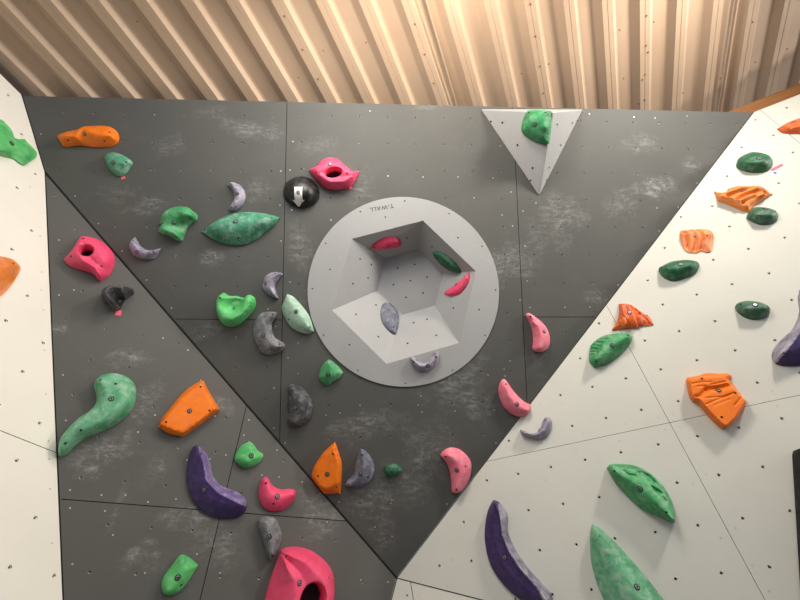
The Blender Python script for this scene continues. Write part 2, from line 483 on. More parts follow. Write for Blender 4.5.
def panel_mesh(verts, faces, mi, poly, holes, screws, cut=None, hr=.0058, n=8, depth=.016, blocked=()):
    """one board: front face with drilled holes, tee nuts and screw heads; appends to the lists"""
    poly = A_(poly)
    if area(poly) < 0: poly = poly[::-1]
    hs = [q for q in holes if inside(poly, q)[0] and segdist(A_([q]), poly, True)[0] > .022]
    if cut is not None: hs = [q for q in hs if np.linalg.norm(q - cut[0]) > cut[1] + .02]
    loops = [poly]
    circ = [A_([(q[0] + hr * math.cos(2 * math.pi * i / n), q[1] + hr * math.sin(2 * math.pi * i / n)) for i in range(n)]) for q in hs]
    loops += circ
    if cut is not None: loops.append(A_([(cut[0][0] + cut[2] * math.cos(2 * math.pi * i / 48), cut[0][1] + cut[2] * math.sin(2 * math.pi * i / 48)) for i in range(48)]))
    v, f, orig = cdt([], loops)
    cen = A_([v[t].mean(0) for t in f]); keep = inside(poly, cen)
    if hs:
        H_ = A_(hs)
        for k in range(0, len(cen), 2000):
            d = np.min(np.linalg.norm(cen[k:k + 2000, None] - H_[None], axis=2), axis=1); keep[k:k + 2000] &= d > hr * .75
    if cut is not None: keep &= np.linalg.norm(cen - cut[0], axis=1) > cut[2] * .985
    k0 = len(verts)
    verts += [(p[0], p[1], 0.0) for p in v]
    for t, k in zip(f, keep):
        if k: faces.append([i + k0 for i in t]); mi.append(0)
    for lp, q in zip(circ, hs):                              # hole wall in timber, steel barrel, dark bottom
        k = len(verts)
        for (z, s) in ((0, 1), (-.003, 1), (-.003, .64), (-depth, .64)):
            verts += [(q[0] + (p[0] - q[0]) * s, q[1] + (p[1] - q[1]) * s, z) for p in lp]
        for r, m in ((0, 1), (1, 2), (2, 2)):
            for i in range(n):
                j = (i + 1) % n; faces.append([k + r * n + i, k + r * n + j, k + (r + 1) * n + j, k + (r + 1) * n + i][::-1]); mi.append(m)
        faces.append([k + 3 * n + i for i in range(n)]); mi.append(1)
    for i in range(len(poly)):                               # board edge
        a, b = poly[i], poly[(i + 1) % len(poly)]; k = len(verts)
        verts += [(a[0], a[1], 0), (b[0], b[1], 0), (b[0], b[1], -.018), (a[0], a[1], -.018)]
        faces.append([k + 3, k + 2, k + 1, k][::-1][::-1]); mi.append(4)
    for q in screws:
        if not inside(poly, q)[0] or segdist(A_([q]), poly, True)[0] < .006: continue
        if cut is not None and np.linalg.norm(q - cut[0]) < cut[1] + .01: continue
        k = len(verts); r = .0036
        verts += [(q[0] + r * math.cos(i * math.pi / 3), q[1] + r * math.sin(i * math.pi / 3), .0004) for i in range(6)]
        faces.append([k + i for i in range(6)]); mi.append(3)

def build_wall(name, plane, full, panels, holes, screws, mat, cut=None, label=None, hr=.0060):
    V, Fc, mi = [], [], []
    for p in panels:
        c = cut if (cut is not None and inside(A_(p), cut[0])[0]) else None
        panel_mesh(V, Fc, mi, p, holes, screws, c, hr)
    me = mesh_of(name, V, Fc, mi)
    o = link(name, me, None, [mat, M['holein'], M['tnut'], M['screw'], M['gap']], plane.matrix())
    tag(o, label, 'wall', None, 'structure')
    k = A_(full)
    if area(k) < 0: k = k[::-1]
    if cut is None:
        b = mesh_of('backing', [(p[0], p[1], -.03) for p in k], [list(range(len(k)))])
    else:
        ring = A_([(cut[0][0] + cut[2] * math.cos(2 * math.pi * i / 48), cut[0][1] + cut[2] * math.sin(2 * math.pi * i / 48)) for i in range(48)])
        v, f, _ = cdt([], [k, ring]); cen = A_([v[t].mean(0) for t in f])
        ok = inside(k, cen) & (np.linalg.norm(cen - cut[0], axis=1) > cut[2] * .985)
        b = mesh_of('backing', [(p[0], p[1], -.03) for p in v], [t for t, q in zip(f, ok) if q])
    bo = link('backing', b, o, [M['gap']])
    return o
def split(polys, plane, a, b, gap=.003):
    """cut boards along the line through photo points a, b"""
    pa, pb = plane.p2(*a), plane.p2(*b); d = unit(pb - pa); n = A_([-d[1], d[0]]); out = []
    for p in polys:
        for s in (1, -1):
            c = clip(p, pa + s * n * gap / 2, s * n)
            if len(c) > 2 and abs(area(c)) > 1e-4: out.append(c)
    return out
def split_if(polys, plane, a, b, test, gap=.003):
    """cut only those boards that contain the photo point test"""
    q = plane.p2(*test); out = []
    for p in polys: out += split([p], plane, a, b, gap) if inside(A_(p), q)[0] else [p]
    return out
def inset_edges(poly, gap):
    poly = [A_(p) for p in poly]
    if area(poly) < 0: poly = poly[::-1]
    out = poly
    for i in range(len(poly)):
        g = gap[i] if isinstance(gap, (list, tuple)) else gap
        a, b = poly[i], poly[(i + 1) % len(poly)]; d = unit(b - a); n = A_([-d[1], d[0]])
        out = clip(out, a + n * g, n)
    return out

TOP = Level(2.225); FLOOR = Level(-CAMZ)
apex = meet(CEN, LDP, RWL); knee = meet(CEN, LDP, LWL)
tl = meet(CEN, LWL, TOP); tr = meet(CEN, RWL, TOP)
rw_floor = meet(RWL, LOW, FLOOR)
# central overhanging wall
full = [CEN.to2(P) for P in (tl, knee, apex, tr)]
pol = [inset_edges(full, .003)]
pol = split(pol, CEN, (287, 103), (280, 425)); pol = split_if(pol, CEN, (516, 175), (527, 400), (400, 150))
pol = split_if(pol, CEN, (516, 175), (527, 400), (400, 150))
pol = split_if(pol, CEN, (230, 319.5), (281, 320), (240, 250)); pol = split_if(pol, CEN, (530, 317), (605, 317), (560, 250))
def rect_holes(plane, anchor, xlim, ylim, i=(-20, 20), j=(-30, 30)):
    out = []
    for q in grid(plane, (1, 0), (0, -1), i[0], i[1], j[0], j[1], anchor):
        P = plane.at(q); 
        if P[2] <= .1: continue
        u, v = P[0] / P[2] * F + 400, P[1] / P[2] * F + 300
        if xlim(u, v) and ylim(u, v): out.append(q)
    return out
sl = lambda u, v: u < 287 - 7 * (v - 103) / 322 - 3
sr = lambda u, v: u > 516 + 11 * (v - 175) / 225 + 3
mid = lambda u, v: not sl(u, v) and not sr(u, v)
holesC = rect_holes(CEN, (214.3, 115.5), sl, lambda u, v: v < 300) + rect_holes(CEN, (234.8, 368), sl, lambda u, v: v > 325)
holesC += rect_holes(CEN, (302.3, 115.3), mid, lambda u, v: v < 322) + rect_holes(CEN, (328.8, 406), mid, lambda u, v: v > 326)
holesC += rect_holes(CEN, (606.8, 121.8), sr, lambda u, v: v < 312) + rect_holes(CEN, (566.8, 331.8), sr, lambda u, v: v > 320)
def jit(plane, lst): return [plane.p2(u, v) for u, v in lst]
scr = [(41, 134), (75, 196), (98.5, 223.5), (122, 251), (176, 256), (146.5, 280), (138, 291), (171.5, 308), (281, 171), (280, 205), (291.5, 210),
       (293, 141.5), (370, 111), (281, 241), (292, 210), (290, 170), (331, 220), (388, 176), (423, 177), (458, 177), (493, 178), (474, 198), (511, 192), (502, 215), (523, 211), (512.5, 226), (525, 246), (527, 281), (530, 307.5), (565, 307.5), (520, 300), (590, 307), (290, 282), (268, 309), (276, 326.5), (236, 337), (204, 336.5), (298, 343), (298, 374), (288, 358), (274, 388), (302, 402), (340, 413), (274, 428), (276, 450), (326, 415), (360, 405), (285, 443), (330, 462), (339, 502), (345, 521), (391, 503), (392, 536), (371, 548), (361, 552), (375, 527), (392, 500), (421, 396), (455, 411), (488, 375), (504, 369), (510, 361), (505, 376), (494, 410), (496, 443), (470, 463), (447, 504), (422, 412), (418, 405), (424, 383), (657, 208), (678, 207), (659, 231), (618, 285), (687, 116), (634, 117), (655, 118), (735, 137), (715, 161), (697, 183), (589.5, 114), (536, 203)]
# disc centre on the wall
dc = CEN.to2(0.5 * (CEN.pix(403.2, 197) + CEN.pix(403.2, 387))); dcx = 0.5 * (CEN.p2(308, 292) + CEN.p2(498.5, 292))
DC = A_([dcx[0], dc[1]]); DR = 0.482
wall_c = build_wall('wall_center', CEN, full, pol, holesC, jit(CEN, scr), M['grey'], (DC, DR, DR - .03), 'dark grey overhanging triangular climbing wall at the centre')
# right white wall
ext = RWL.e1 * 2.2
rtl = tr; full = [RWL.to2(P) for P in (tr, apex, rw_floor, rw_floor + ext, tr + ext)]
pol = [inset_edges(full, [0.0015] * 5)]
pol = split(pol, RWL, (470, 465), (800, 395), .0016); pol = split(pol, RWL, (630, 348.8), (765, 600), .0016)
pol = split_if(pol, RWL, (764, 113), (800, 143.5), (740, 250), .0016)
holesR = grid(RWL, (1, 0), (0, -1), -22, 22, -24, 24, (660.8, 369.5))
scrR = [(602, 298), (628, 292), (606, 320), (642, 380), (652, 376), (658, 417), (673, 413.5), (625, 424), (619, 440.5), (665, 430), (680, 427), (706, 474.5), (693, 483.5), (735.5, 528), (721, 538), (777, 406), (772, 391), (762, 111.5), (758, 120), (770, 128), (697.5, 268), (562, 404), (545, 480), (447, 586), (452, 560), (576, 450), (583, 434), (540, 404), (794, 148), (563, 376), (769, 591), (752, 565)]
build_wall('wall_right', RWL, full, pol, holesR, jit(RWL, scrR), M['white'], None, 'white climbing wall on the right, leaning back with dark bolt holes', .0070)
# lower left dark wall
low3 = meet(LDP, LWL, LOW); lw_floor = meet(LWL, LOW, FLOOR)
full = [LDP.to2(P) for P in (knee, low3, apex)]
pol = [inset_edges(full, .003)]
pol = split(pol, LDP, (60, 499), (345, 521)); pol = split(pol, LDP, (245, 412), (200, 600))
holesL = grid(LDP, (1, 0), (0, -1), -16, 22, -16, 22, (139.5, 442.5))
scrL = [(59, 240), (59, 295), (74, 290), (66, 420.5), (63, 375), (70, 490), (101.5, 495), (125.5, 495), (148, 502), (176, 499), (105, 511), (70, 508), (72.5, 564), (145, 573), (197, 554), (220, 573), (226, 455), (244, 435), (249, 442), (215, 416), (249, 420), (242, 446), (210, 459), (187, 460), (292, 557), (302, 482), (327, 522), (320, 494), (372, 550), (361, 580), (388, 582), (279, 477), (260, 420), (277, 450), (262, 475), (155, 415), (113, 535), (114, 402), (138, 432), (163, 338), (188, 350)]
build_wall('wall_left_lower', LDP, full, pol, holesL, jit(LDP, scrL), M['grey_low'], None, 'dark grey lower climbing wall on the left under the overhang')
# left white wall
ext = LWL.e1 * -1.6
full = [LWL.to2(P) for P in (tl, tl + ext, lw_floor + ext, lw_floor, low3, knee)]
pol = [full]; pol = split(pol, LWL, (0, 430.5), (57, 453), .0025)
holesW = grid(LWL, (1, 0), (0, -1), -14, 6, -24, 24, (22.5, 371.5))
scrW = [(44.5, 350), (46, 394), (48.5, 441), (49, 459), (50, 489), (52, 543), (42, 272), (43.5, 310), (40, 236), (41, 290), (30, 187), (34, 150)]
build_wall('wall_left', LWL, full, pol, holesW, jit(LWL, scrW), M['white_lit'], None, 'white climbing wall along the left edge', .0070)
# small white wall below the apex
full = [LOW.to2(P) for P in (apex * (LOW.d / (LOW.n @ apex)), low3, lw_floor, rw_floor)]
pol = [inset_edges(full, .002)]; pol = split(pol, LOW, (411, 585), (413.5, 600), .003)
build_wall('wall_lower', LOW, full, pol, grid(LOW, (1, 0), (0, -1), -8, 12, -8, 12, (410, 640)), jit(LOW, [(399.5, 590), (406, 591.5), (418.5, 595)]), M['white'], None, 'small white climbing wall below the lowest point of the grey overhang')

def joint(parent, P0, P1, r=.005, sink=.003):
    a, b = Vector(world(P0 + unit(P0) * sink)), Vector(world(P1 + unit(P1) * sink)); d = (b - a); L = d.length; d.normalize()
    x = d.orthogonal().normalized(); y = d.cross(x); v = []; n = 8
    for e in (a, b): v += [e + r * (math.cos(2 * math.pi * i / n) * x + math.sin(2 * math.pi * i / n) * y) for i in range(n)]
    f = [(i, (i + 1) % n, n + (i + 1) % n, n + i) for i in range(n)]
    o = link('joint_strip', mesh_of('joint_strip', v, f, None, True), None, [M['gap']]); o.parent = parent; o.matrix_parent_inverse = parent.matrix_world.inverted()
bpy.context.view_layer.update()
W_ = bpy.data.objects
joint(W_['wall_center'], knee, apex, .0055, .002); joint(W_['wall_center'], tr, apex, .0022, .002)
joint(W_['wall_left'], tl, knee, .005, .003); joint(W_['wall_left'], knee, low3, .004, .003); joint(W_['wall_lower'], apex, rw_floor, .0015, .001); joint(W_['wall_lower'], apex, low3, .002, .001)

# timber plank behind the right wall
zA = RWL.pix(738, 109, -.06); zB = RWL.pix(800, 83, -.06)
a2, b2 = RWL.to2(zA), RWL.to2(zB); tz = max(a2[1], b2[1]); x0, x1 = a2[0] - .25, b2[0] + 1.5; zz = RWL.to2(tr)[1]
def box_mesh(name, x0, x1, y0, y1, z0, z1, bev=.002):
    bm = bmesh.new(); bmesh.ops.create_cube(bm, size=1)
    for v in bm.verts: v.co = Vector(((x0 + x1) / 2 + v.co.x * (x1 - x0), (y0 + y1) / 2 + v.co.y * (y1 - y0), (z0 + z1) / 2 + v.co.z * (z1 - z0)))
    bmesh.ops.bevel(bm, geom=bm.edges[:], offset=bev, segments=2, affect='EDGES', profile=.5)
    me = bpy.data.meshes.new(name); bm.to_mesh(me); bm.free(); return me
t = NT('brown_timber'); v = t.coord(); mp = t.n('ShaderNodeMapping'); t.l(v, mp.inputs[0]); mp.inputs['Scale'].default_value = (1.2, 26, 26)
t.l(t.mix(t.ramp(t.noise(mp.outputs[0], 3, 5, .65, .6), .3, .7), srgb(150, 100, 52), srgb(118, 74, 34)), t.b.inputs['Base Color']); t.b.inputs['Roughness'].default_value = .6
M['timber'] = t.m
o = link('timber_plank', box_mesh('timber_plank', x0, x1, zz - .10, tz, -.105, -.06, .004), None, [M['timber']], RWL.matrix())
tag(o, 'brown timber plank running behind the top edge of the white right wall', 'plank')

# ---------------------------------------------------------------- ceiling
up_c = UP; rd = A_([234, 360, F]); rd = unit(rd - (rd @ UP) * UP); side = unit(np.cross(rd, UP))
HC = 2.43; PER = .1893 * HC / 2.4; S0 = -1.5229 * HC / 2.4; SL = .0727
prof = [(0, 0), (.13, 0), (.135, .0015), (.145, .0015), (.15, 0), (.28, 0), (.37, .028), (.42, .031), (.78, .031), (.82, .028)]
sv = [(S0 + PER * (k + a), z) for k in range(-26, 32) for a, z in prof]
V, Fc = [], []
ts = [-4.0, 0, 2.0, 6.0]
for s_, dz in sv:
    for tt in ts:
        P = side * s_ + rd * tt + UP * (HC + SL * s_ + dz); V.append(world(P))
n = len(ts)
for i in range(len(sv) - 1):
    for j in range(n - 1):
        a = i * n + j; Fc.append([a, a + 1, a + n + 1, a + n][::-1])
t = NT('cream_steel_sheet'); v = t.coord()
t.l(t.mix(t.ramp(t.noise(v, 1.5, 5, .6), .3, .7), srgb(180, 155, 132), srgb(170, 145, 122)), t.b.inputs['Base Color'])
t.b.inputs['Roughness'].default_value = .5; t.b.inputs['Specular IOR Level'].default_value = .4
M['sheet'] = t.m
ceil = link('ceiling', mesh_of('ceiling', V, Fc), None, [M['sheet']])
tag(ceil, 'cream corrugated steel roof sheeting overhead', 'ceiling', None, 'structure')
# roofing screws along the ribs and the two sheet laps
def ceil_px(u, v, drop=0.0):
    nn = UP + -SL * side * 1.0; r = ray(u, v); return r * (HC - drop) / (nn @ r)
def ceil_frame(P):
    x = W @ rd; y = W @ unit(side + SL * UP); z = np.cross(x, y); m = Matrix.Identity(4); p = world(P)
    for i in range(3): m[i][0], m[i][1], m[i][2], m[i][3] = x[i], y[i], z[i], p[i]
    return m
v_, f_, mi_ = lathe([(.0042, .0, 0), (.0042, .003, 0), (.003, .004, 0)], 8)
RS = mesh_of('roof_screw', v_, f_, None, True); RS.materials.append(plain('brown_screw', (.16, .09, .05, 1), .6))
for u, w_ in [(284.5, 16), (302.5, 49.5), (323.5, 50.5), (318, 79), (298.5, 77.5), (366, 42.5), (415, 24), (424.5, 54), (434, 83), (530.5, 4), (535.5, 36), (540, 66), (548.5, 64), (543.5, 93), (521.5, 73.5), (646.5, 15.5), (646, 45.5), (645, 74.5), (644.5, 99.5), (619.5, 30), (623.5, 78.5), (653.5, 22), (648, 52), (642.5, 79.5), (638, 103), (755, 62), (787, 49), (683, 93), (720, 78), (137.5, 21.5), (752.5, 22)]:
    P = ceil_px(u, w_); m = ceil_frame(P)
    m = m @ Matrix.Rotation(math.pi, 4, 'X') if (m.to_3x3() @ Vector((0, 0, 1))).z > 0 else m
    link('roof_screw', RS, ceil, (), m)
for a, b in (((738.5, 0), (722, 107)), ((427, 2), (457, 105))):
    A0, B0 = ceil_px(*a, .004), ceil_px(*b, .004); A1 = A0 - (B0 - A0) * 1.5; B1 = A0 + (B0 - A0) * 1.6
    vv = []
    for P in (A1, B1):
        for s_, dz in ((-.004, .02), (-.004, 0), (.004, 0), (.004, .02)): vv.append(world(P + side * s_ + UP * dz))
    link('sheet_lap', mesh_of('sheet_lap', vv, [(0, 1, 5, 4), (1, 2, 6, 5), (2, 3, 7, 6), (0, 3, 2, 1), (4, 5, 6, 7)]), ceil, [M['sheet']])

# floor with matting, below the frame
bm = bmesh.new(); bmesh.ops.create_grid(bm, x_segments=1, y_segments=1, size=6)
me = bpy.data.meshes.new('floor'); bm.to_mesh(me); bm.free()
fl = link('floor', me, None, [plain('grey_matting', (.12, .12, .12, 1), .8)])
tag(fl, 'grey padded matting floor', 'floor', None, 'structure')

# ---------------------------------------------------------------- round inset volume
HZ = .006
hexo = [CEN.p2(u, v, HZ) for u, v in [(353.3, 237.7), (423.3, 220.7), (475.7, 272.3), (458.3, 343.3), (387.3, 364.3), (331, 309)]]
DEP = .18
hexi = [CEN.p2(u, v, -DEP) for u, v in [(383.3, 258.3), (418.3, 250), (442.3, 272.7), (436.7, 306), (401.7, 314), (379.3, 291)]]
root = bpy.data.objects.new('round_inset_volume', None); C.objects.link(root); root.matrix_local = CEN.matrix(DC)
tag(root, 'light grey round inset panel with a hexagonal recess on the dark overhang', 'climbing volume')
ho = A_(hexo) - DC; hi_ = A_(hexi) - DC
def turn(h):
    c = h.mean(0); a = np.arctan2(*(h - c).T[::-1]); return np.angle(np.mean(np.exp(1j * (a + np.arange(6) * math.pi / 3))))
TURN = (turn(ho) * 2 + turn(hi_)) / 3                          # one heading for both, so that the facets are flat
def tidy(h):                                            # regular hexagon nearest to the measured one
    c = h.mean(0); r = np.linalg.norm(h - c, axis=1).mean(); k = np.arange(6) * -math.pi / 3
    return A_([c + r * A_([math.cos(TURN + t), math.sin(TURN + t)]) for t in k])
ho = tidy(ho); hi_ = tidy(hi_)
ho = ho[::-1]; hi_ = hi_[::-1]                               # counter-clockwise
def plate_holes(pts, h, r=.0045):
    return [CEN.p2(u, v, h) - DC for u, v in pts]
ph = plate_holes(px('Z', [(256, 81), (474, 143), (537, 359), (555, 436), (457, 541), (316, 580), (174, 541), (71, 436), (37, 296), (90, 238), (181, 65), (447, 71), (587, 300), (77, 160), (546, 169), (148, 464), (314, 33), (478, 455)]), HZ)
ring = A_([(DR * math.cos(2 * math.pi * i / 96), DR * math.sin(2 * math.pi * i / 96)) for i in range(96)])
hr = .0045
circ = [A_([(q[0] + hr * math.cos(2 * math.pi * i / 8), q[1] + hr * math.sin(2 * math.pi * i / 8)) for i in range(8)]) for q in ph if not inside(ho, q)[0]]
v, f, _ = cdt([], [ring, ho] + circ)
cen = A_([v[t].mean(0) for t in f]); ok = ~inside(ho, cen)
for c in circ: ok &= np.linalg.norm(cen - c.mean(0), axis=1) > hr * .75
ok &= np.linalg.norm(cen, axis=1) < DR
V = [(p[0], p[1], HZ) for p in v]; Fc = [t for t, k in zip(f, ok) if k]; mi = [0] * len(Fc)
k = len(V); V += [(p[0], p[1], HZ) for p in ring] + [(p[0] * 1.003, p[1] * 1.003, HZ - .002) for p in ring] + [(p[0] * 1.003, p[1] * 1.003, .0005) for p in ring]
for r in (0, 1):
    for i in range(96):
        j = (i + 1) % 96; Fc.append([k + r * 96 + i, k + (r + 1) * 96 + i, k + (r + 1) * 96 + j, k + r * 96 + j]); mi.append(0)
for c in circ:
    k = len(V); V += [(p[0], p[1], HZ) for p in c] + [(p[0], p[1], HZ - .015) for p in c]
    for i in range(8): j = (i + 1) % 8; Fc.append([k + i, k + j, k + 8 + j, k + 8 + i]); mi.append(1)
    Fc.append([k + 8 + i for i in range(8)]); mi.append(1)
link('face_plate', mesh_of('face_plate', V, Fc, mi), root, [M['disc'], M['holein']])
# recess: six facets and a floor
V = [(p[0], p[1], HZ) for p in ho] + [(p[0], p[1], -DEP) for p in hi_]
Fc = [[i, 6 + i, 6 + (i + 1) % 6, (i + 1) % 6][::-1][::-1] for i in range(6)] + [[6 + i for i in range(6)]]
bm = bmesh.new(); bv = [bm.verts.new(p) for p in V]
for q in Fc: bm.faces.new([bv[i] for i in q])
bmesh.ops.recalc_face_normals(bm, faces=bm.faces[:])
bm.faces.ensure_lookup_table()
if bm.faces[6].normal.z < 0: bmesh.ops.reverse_faces(bm, faces=bm.faces[:])
me = bpy.data.meshes.new('recess'); bm.to_mesh(me); bm.free()
rec = link('recess', me, root, [M['disc']])
# planes of the facets, for the holds and the holes in them
def plane3(a, b, c):
    nn = np.cross(b - a, c - a); nn = unit(nn); 
    if nn @ a < 0: nn = -nn
    return Plane(nn, nn @ a)
def loc(p2, h): return CEN.at(p2 + DC, h)
FAC = []
for i in range(6):
    j = (i + 1) % 6; a, b, c = loc(ho[i], HZ), loc(ho[j], HZ), loc(hi_[i], -DEP)
    FAC.append((plane3(a, b, c), [a, b, loc(hi_[j], -DEP), c]))
FLOORP = (Plane(CEN.n, CEN.d + DEP), [loc(p, -DEP) for p in hi_])
def proj(P): return (P[0] / P[2] * F + 400, P[1] / P[2] * F + 300)
def facet_of(u, v):
    for pl, poly in FAC + [FLOORP]:
        if inside(A_([proj(P) for P in poly]), A_([u, v]))[0]: return pl
    return FLOORP[0]
rh = lathe([(.0048, .0002, 0), (.0040, .0007, 0), (.0038, .0003, 0)], 10)
RH = mesh_of('bolt_hole', rh[0], rh[1]); RH.materials.append(M['holein'])
Minv = CEN.matrix(DC).inverted()
for u, v in px('Z', [(180, 207), (214, 224), (204, 264), (159, 281), (293, 235), (344, 223), (331, 272), (280, 284), (381, 261), (369, 309), (318, 322), (228, 345), (168, 373), (341, 398), (381, 388), (235, 440), (409, 436), (323, 460), (460, 354), (396, 170), (321, 144)]):
    pl = facet_of(u, v); q = pl.p2(u, v)
    link('bolt_hole', RH, root, (), Minv @ pl.matrix(q, .0004))
# lettering
fc = bpy.data.curves.new('lettering', 'FONT'); fc.body = 'T-WALL'; fc.size = .031; fc.extrude = .0002; fc.align_x = 'CENTER'; fc.space_character = 1.15
to = bpy.data.objects.new('lettering', fc); C.objects.link(to); bpy.context.view_layer.update()
me = bpy.data.meshes.new_from_object(to); bpy.data.objects.remove(to); me.name = 'lettering'
me.materials.clear(); me.materials.append(M['ink'])
a = CEN.p2(393, 203.8, HZ) - DC; b = CEN.p2(370, 208, HZ) - DC; ang = math.atan2(*(b - a)[::-1]); mq = (a + b) / 2
link('lettering', me, root, (), Matrix.Translation((mq[0], mq[1], HZ + .0005)) @ Matrix.Rotation(ang, 4, 'Z'))

# ---------------------------------------------------------------- triangular volume
tp = [CEN.p2(480, 109.3), CEN.p2(583, 109.5), CEN.p2(539, 197)]
AH = .20; ap = CEN.p2(553.3, 112.0, AH)
tc = (tp[0] + tp[1] + tp[2]) / 3
bm = bmesh.new()
vb = [bm.verts.new((p[0] - tc[0], p[1] - tc[1], .001)) for p in tp]; va = bm.verts.new((ap[0] - tc[0], ap[1] - tc[1], AH))
for q in ((0, 1), (1, 2), (2, 0)): bm.faces.new((vb[q[0]], vb[q[1]], va))
bm.faces.new(vb); bmesh.ops.recalc_face_normals(bm, faces=bm.faces[:])
bmesh.ops.bevel(bm, geom=bm.edges[:], offset=.006, segments=3, affect='EDGES', profile=.5)
me = bpy.data.meshes.new('triangle_volume'); bm.to_mesh(me); bm.free()
tri = link('triangle_volume', me, None, [M['disc']], CEN.matrix(tc))
tag(tri, 'grey triangular pyramid volume at the top edge of the dark overhang', 'climbing volume', None)
B3 = [CEN.at(p) for p in tp] + [CEN.at(ap, AH)]
TL = plane3(B3[0], B3[2], B3[3]); TR = plane3(B3[1], B3[2], B3[3])
Minv = CEN.matrix(tc).inverted()
for u, v, pl in [(491, 121.5, TL), (502.5, 122.5, TL), (517.5, 145, TL), (532.7, 168, TL), (530.5, 180.5, TL), (557, 124.3, TR), (572, 123, TR), (560.5, 145, TR), (549, 167.5, TR), (546.5, 180, TR), (577, 120.5, TR)]:
    link('bolt_hole', RH, tri, (), Minv @ pl.matrix(pl.p2(u, v), .0022))

# ---------------------------------------------------------------- the holds
GC, GL, GW, GR, GD = 'holds on the dark overhang', 'holds on the dark lower left wall', 'holds on the white left wall', 'holds on the white right wall', 'holds in the round inset panel'
#HOLDS#
hold('bright green two-lobed sloper at the left edge high on the white wall', GW, LWL, 'e',
     [(-160, 60), (-60, 70), (20, 82), (70, 105), (105, 150), (135, 215), (175, 245), (235, 255), (290, 300), (318, 355), (300, 410), (245, 450), (205, 478), (160, 462), (110, 425), (60, 410), (-60, 380), (-180, 330)],
     .07, 'lime', [(100, 285)], (), crests=[(1, 1.6, [(-120, 250), (-20, 300), (120, 340)]), (.62, 2.6, [(215, 350), (235, 365)])], grooves=[([(140, 225), (158, 290), (150, 350), (105, 400)], 12, .014)], sil=.35)
hold('orange ribbed hold at the left edge on the white wall', GW, LWL, 'E', [(-90, 230), (-40, 222), (0, 222), (60, 235), (85, 255), (80, 285), (45, 340), (0, 385), (-60, 420), (-120, 400)], .05, 'tawny', [], [(53, 254)],
     crests=[(1, 1.6, [(-60, 260), (40, 262)])], grooves=[([(-60, 330), (60, 285)], 5, .004), ([(-60, 360), (40, 320)], 5, .004)])
hold('orange faceted jug near the top left corner of the overhang', GC, CEN, 'A', [(225, 215), (245, 205), (290, 195), (330, 184), (390, 180), (440, 188), (472, 212), (475, 248), (440, 268), (380, 270), (320, 262), (262, 268), (240, 245)],
     .055, 'orange', [(338, 215)], [(250, 213), (272, 241), (438, 209), (418, 244)], crests=[(1, 1.5, [(255, 225), (300, 225), (330, 190)]), (1, 1.5, [(330, 195), (380, 215), (450, 225)])], grooves=[([(340, 190), (318, 235)], 8, .010)], smooth=1, sharp=35)
hold('green teardrop hold just below the orange jug at top left', GC, CEN, 'A', [(415, 305), (425, 290), (460, 289), (500, 305), (532, 330), (520, 355), (500, 382), (482, 388), (455, 375), (430, 345)], .04, 'teal', [(452, 330)], [(505, 328)], crests=[(1, 2.2, [(440, 315), (490, 335)])])
hold('light green fan-shaped jug left of the large green leaf-shaped hold', GC, CEN, 'f', [(46, 150), (60, 110), (105, 72), (160, 62), (215, 72), (245, 92), (272, 115), (270, 145), (240, 165), (215, 190), (200, 230), (185, 265), (160, 262), (120, 240), (75, 225), (45, 205), (45, 180), (55, 165)],
     .065, 'green', [(136, 162)], [(72, 162)], crests=[(1, 2, [(90, 105), (160, 90), (240, 120)]), (.9, 2, [(70, 195), (120, 215), (170, 240)])], pockets=[(180, 165, 50, 26, -20, .30, .6)])
hold('small lavender crescent below and left of the light green jug', GC, CEN, 'E', [(512, 180), (522, 158), (540, 148), (552, 165), (565, 185), (590, 200), (620, 197), (645, 190), (640, 210), (615, 235), (580, 240), (545, 228), (525, 210)], .035, 'lavender', [(547, 208)], [(533, 163), (614, 208)], crests=[(1, 2, [(530, 170), (548, 195), (580, 214), (622, 208)])], bolt_scale=.85)
hold('small lavender crescent directly above the large green leaf-shaped hold', GC, CEN, 'B', [(107, 420), (120, 407), (140, 410), (165, 425), (182, 455), (178, 490), (160, 515), (135, 525), (112, 515), (118, 500), (132, 480), (135, 455), (125, 432)], .035, 'lavender', [(148, 455)], [(122, 415), (124, 509)], crests=[(1, 2, [(125, 416), (148, 440), (152, 475), (128, 510)])], bolt_scale=.85)
o = hold('black round hold with a white arrow pointing down', GC, CEN, 'B', [(333, 430), (345, 400), (375, 382), (410, 380), (445, 395), (470, 425), (478, 455), (468, 485), (440, 507), (405, 512), (370, 502), (345, 480), (333, 455)], .075, 'black', [(394, 450)], [], crests=[(1, 2.4, [(390, 435), (410, 445)])])
decal(o, 'arrow_mark', 'B', [(378, 428), (410, 428), (411, 480), (419, 481), (395, 509), (370, 481), (379, 480)], M['arrow'], label='white arrow mark pointing down')
hold('hot pink eye-shaped jug with a dark pocket beside the black arrow hold', GC, CEN, 'B', [(437, 355), (470, 335), (490, 312), (515, 303), (545, 310), (575, 335), (605, 358), (633, 362), (630, 385), (605, 425), (570, 437), (530, 440), (490, 425), (455, 390)], .065, 'pink', [(520, 337)], [(476, 373), (588, 373)],
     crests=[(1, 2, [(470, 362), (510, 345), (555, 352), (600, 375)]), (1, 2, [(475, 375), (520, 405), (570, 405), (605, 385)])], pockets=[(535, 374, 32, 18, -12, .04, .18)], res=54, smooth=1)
hold('large green leaf-shaped sloper at upper left of the overhang', GC, CEN, 'F', [(5, 122), (40, 90), (85, 65), (140, 48), (200, 46), (260, 53), (320, 70), (300, 100), (260, 130), (225, 160), (170, 180), (110, 178), (60, 160), (25, 140)], .065, 'teal', [(141, 86)], [(20, 119), (287, 71), (153, 151)], crests=[(1, 2, [(70, 105), (150, 95), (250, 88)])], corners=(0, 6), grooves=[([(100, 150), (145, 135), (200, 140)], 6, .004)])
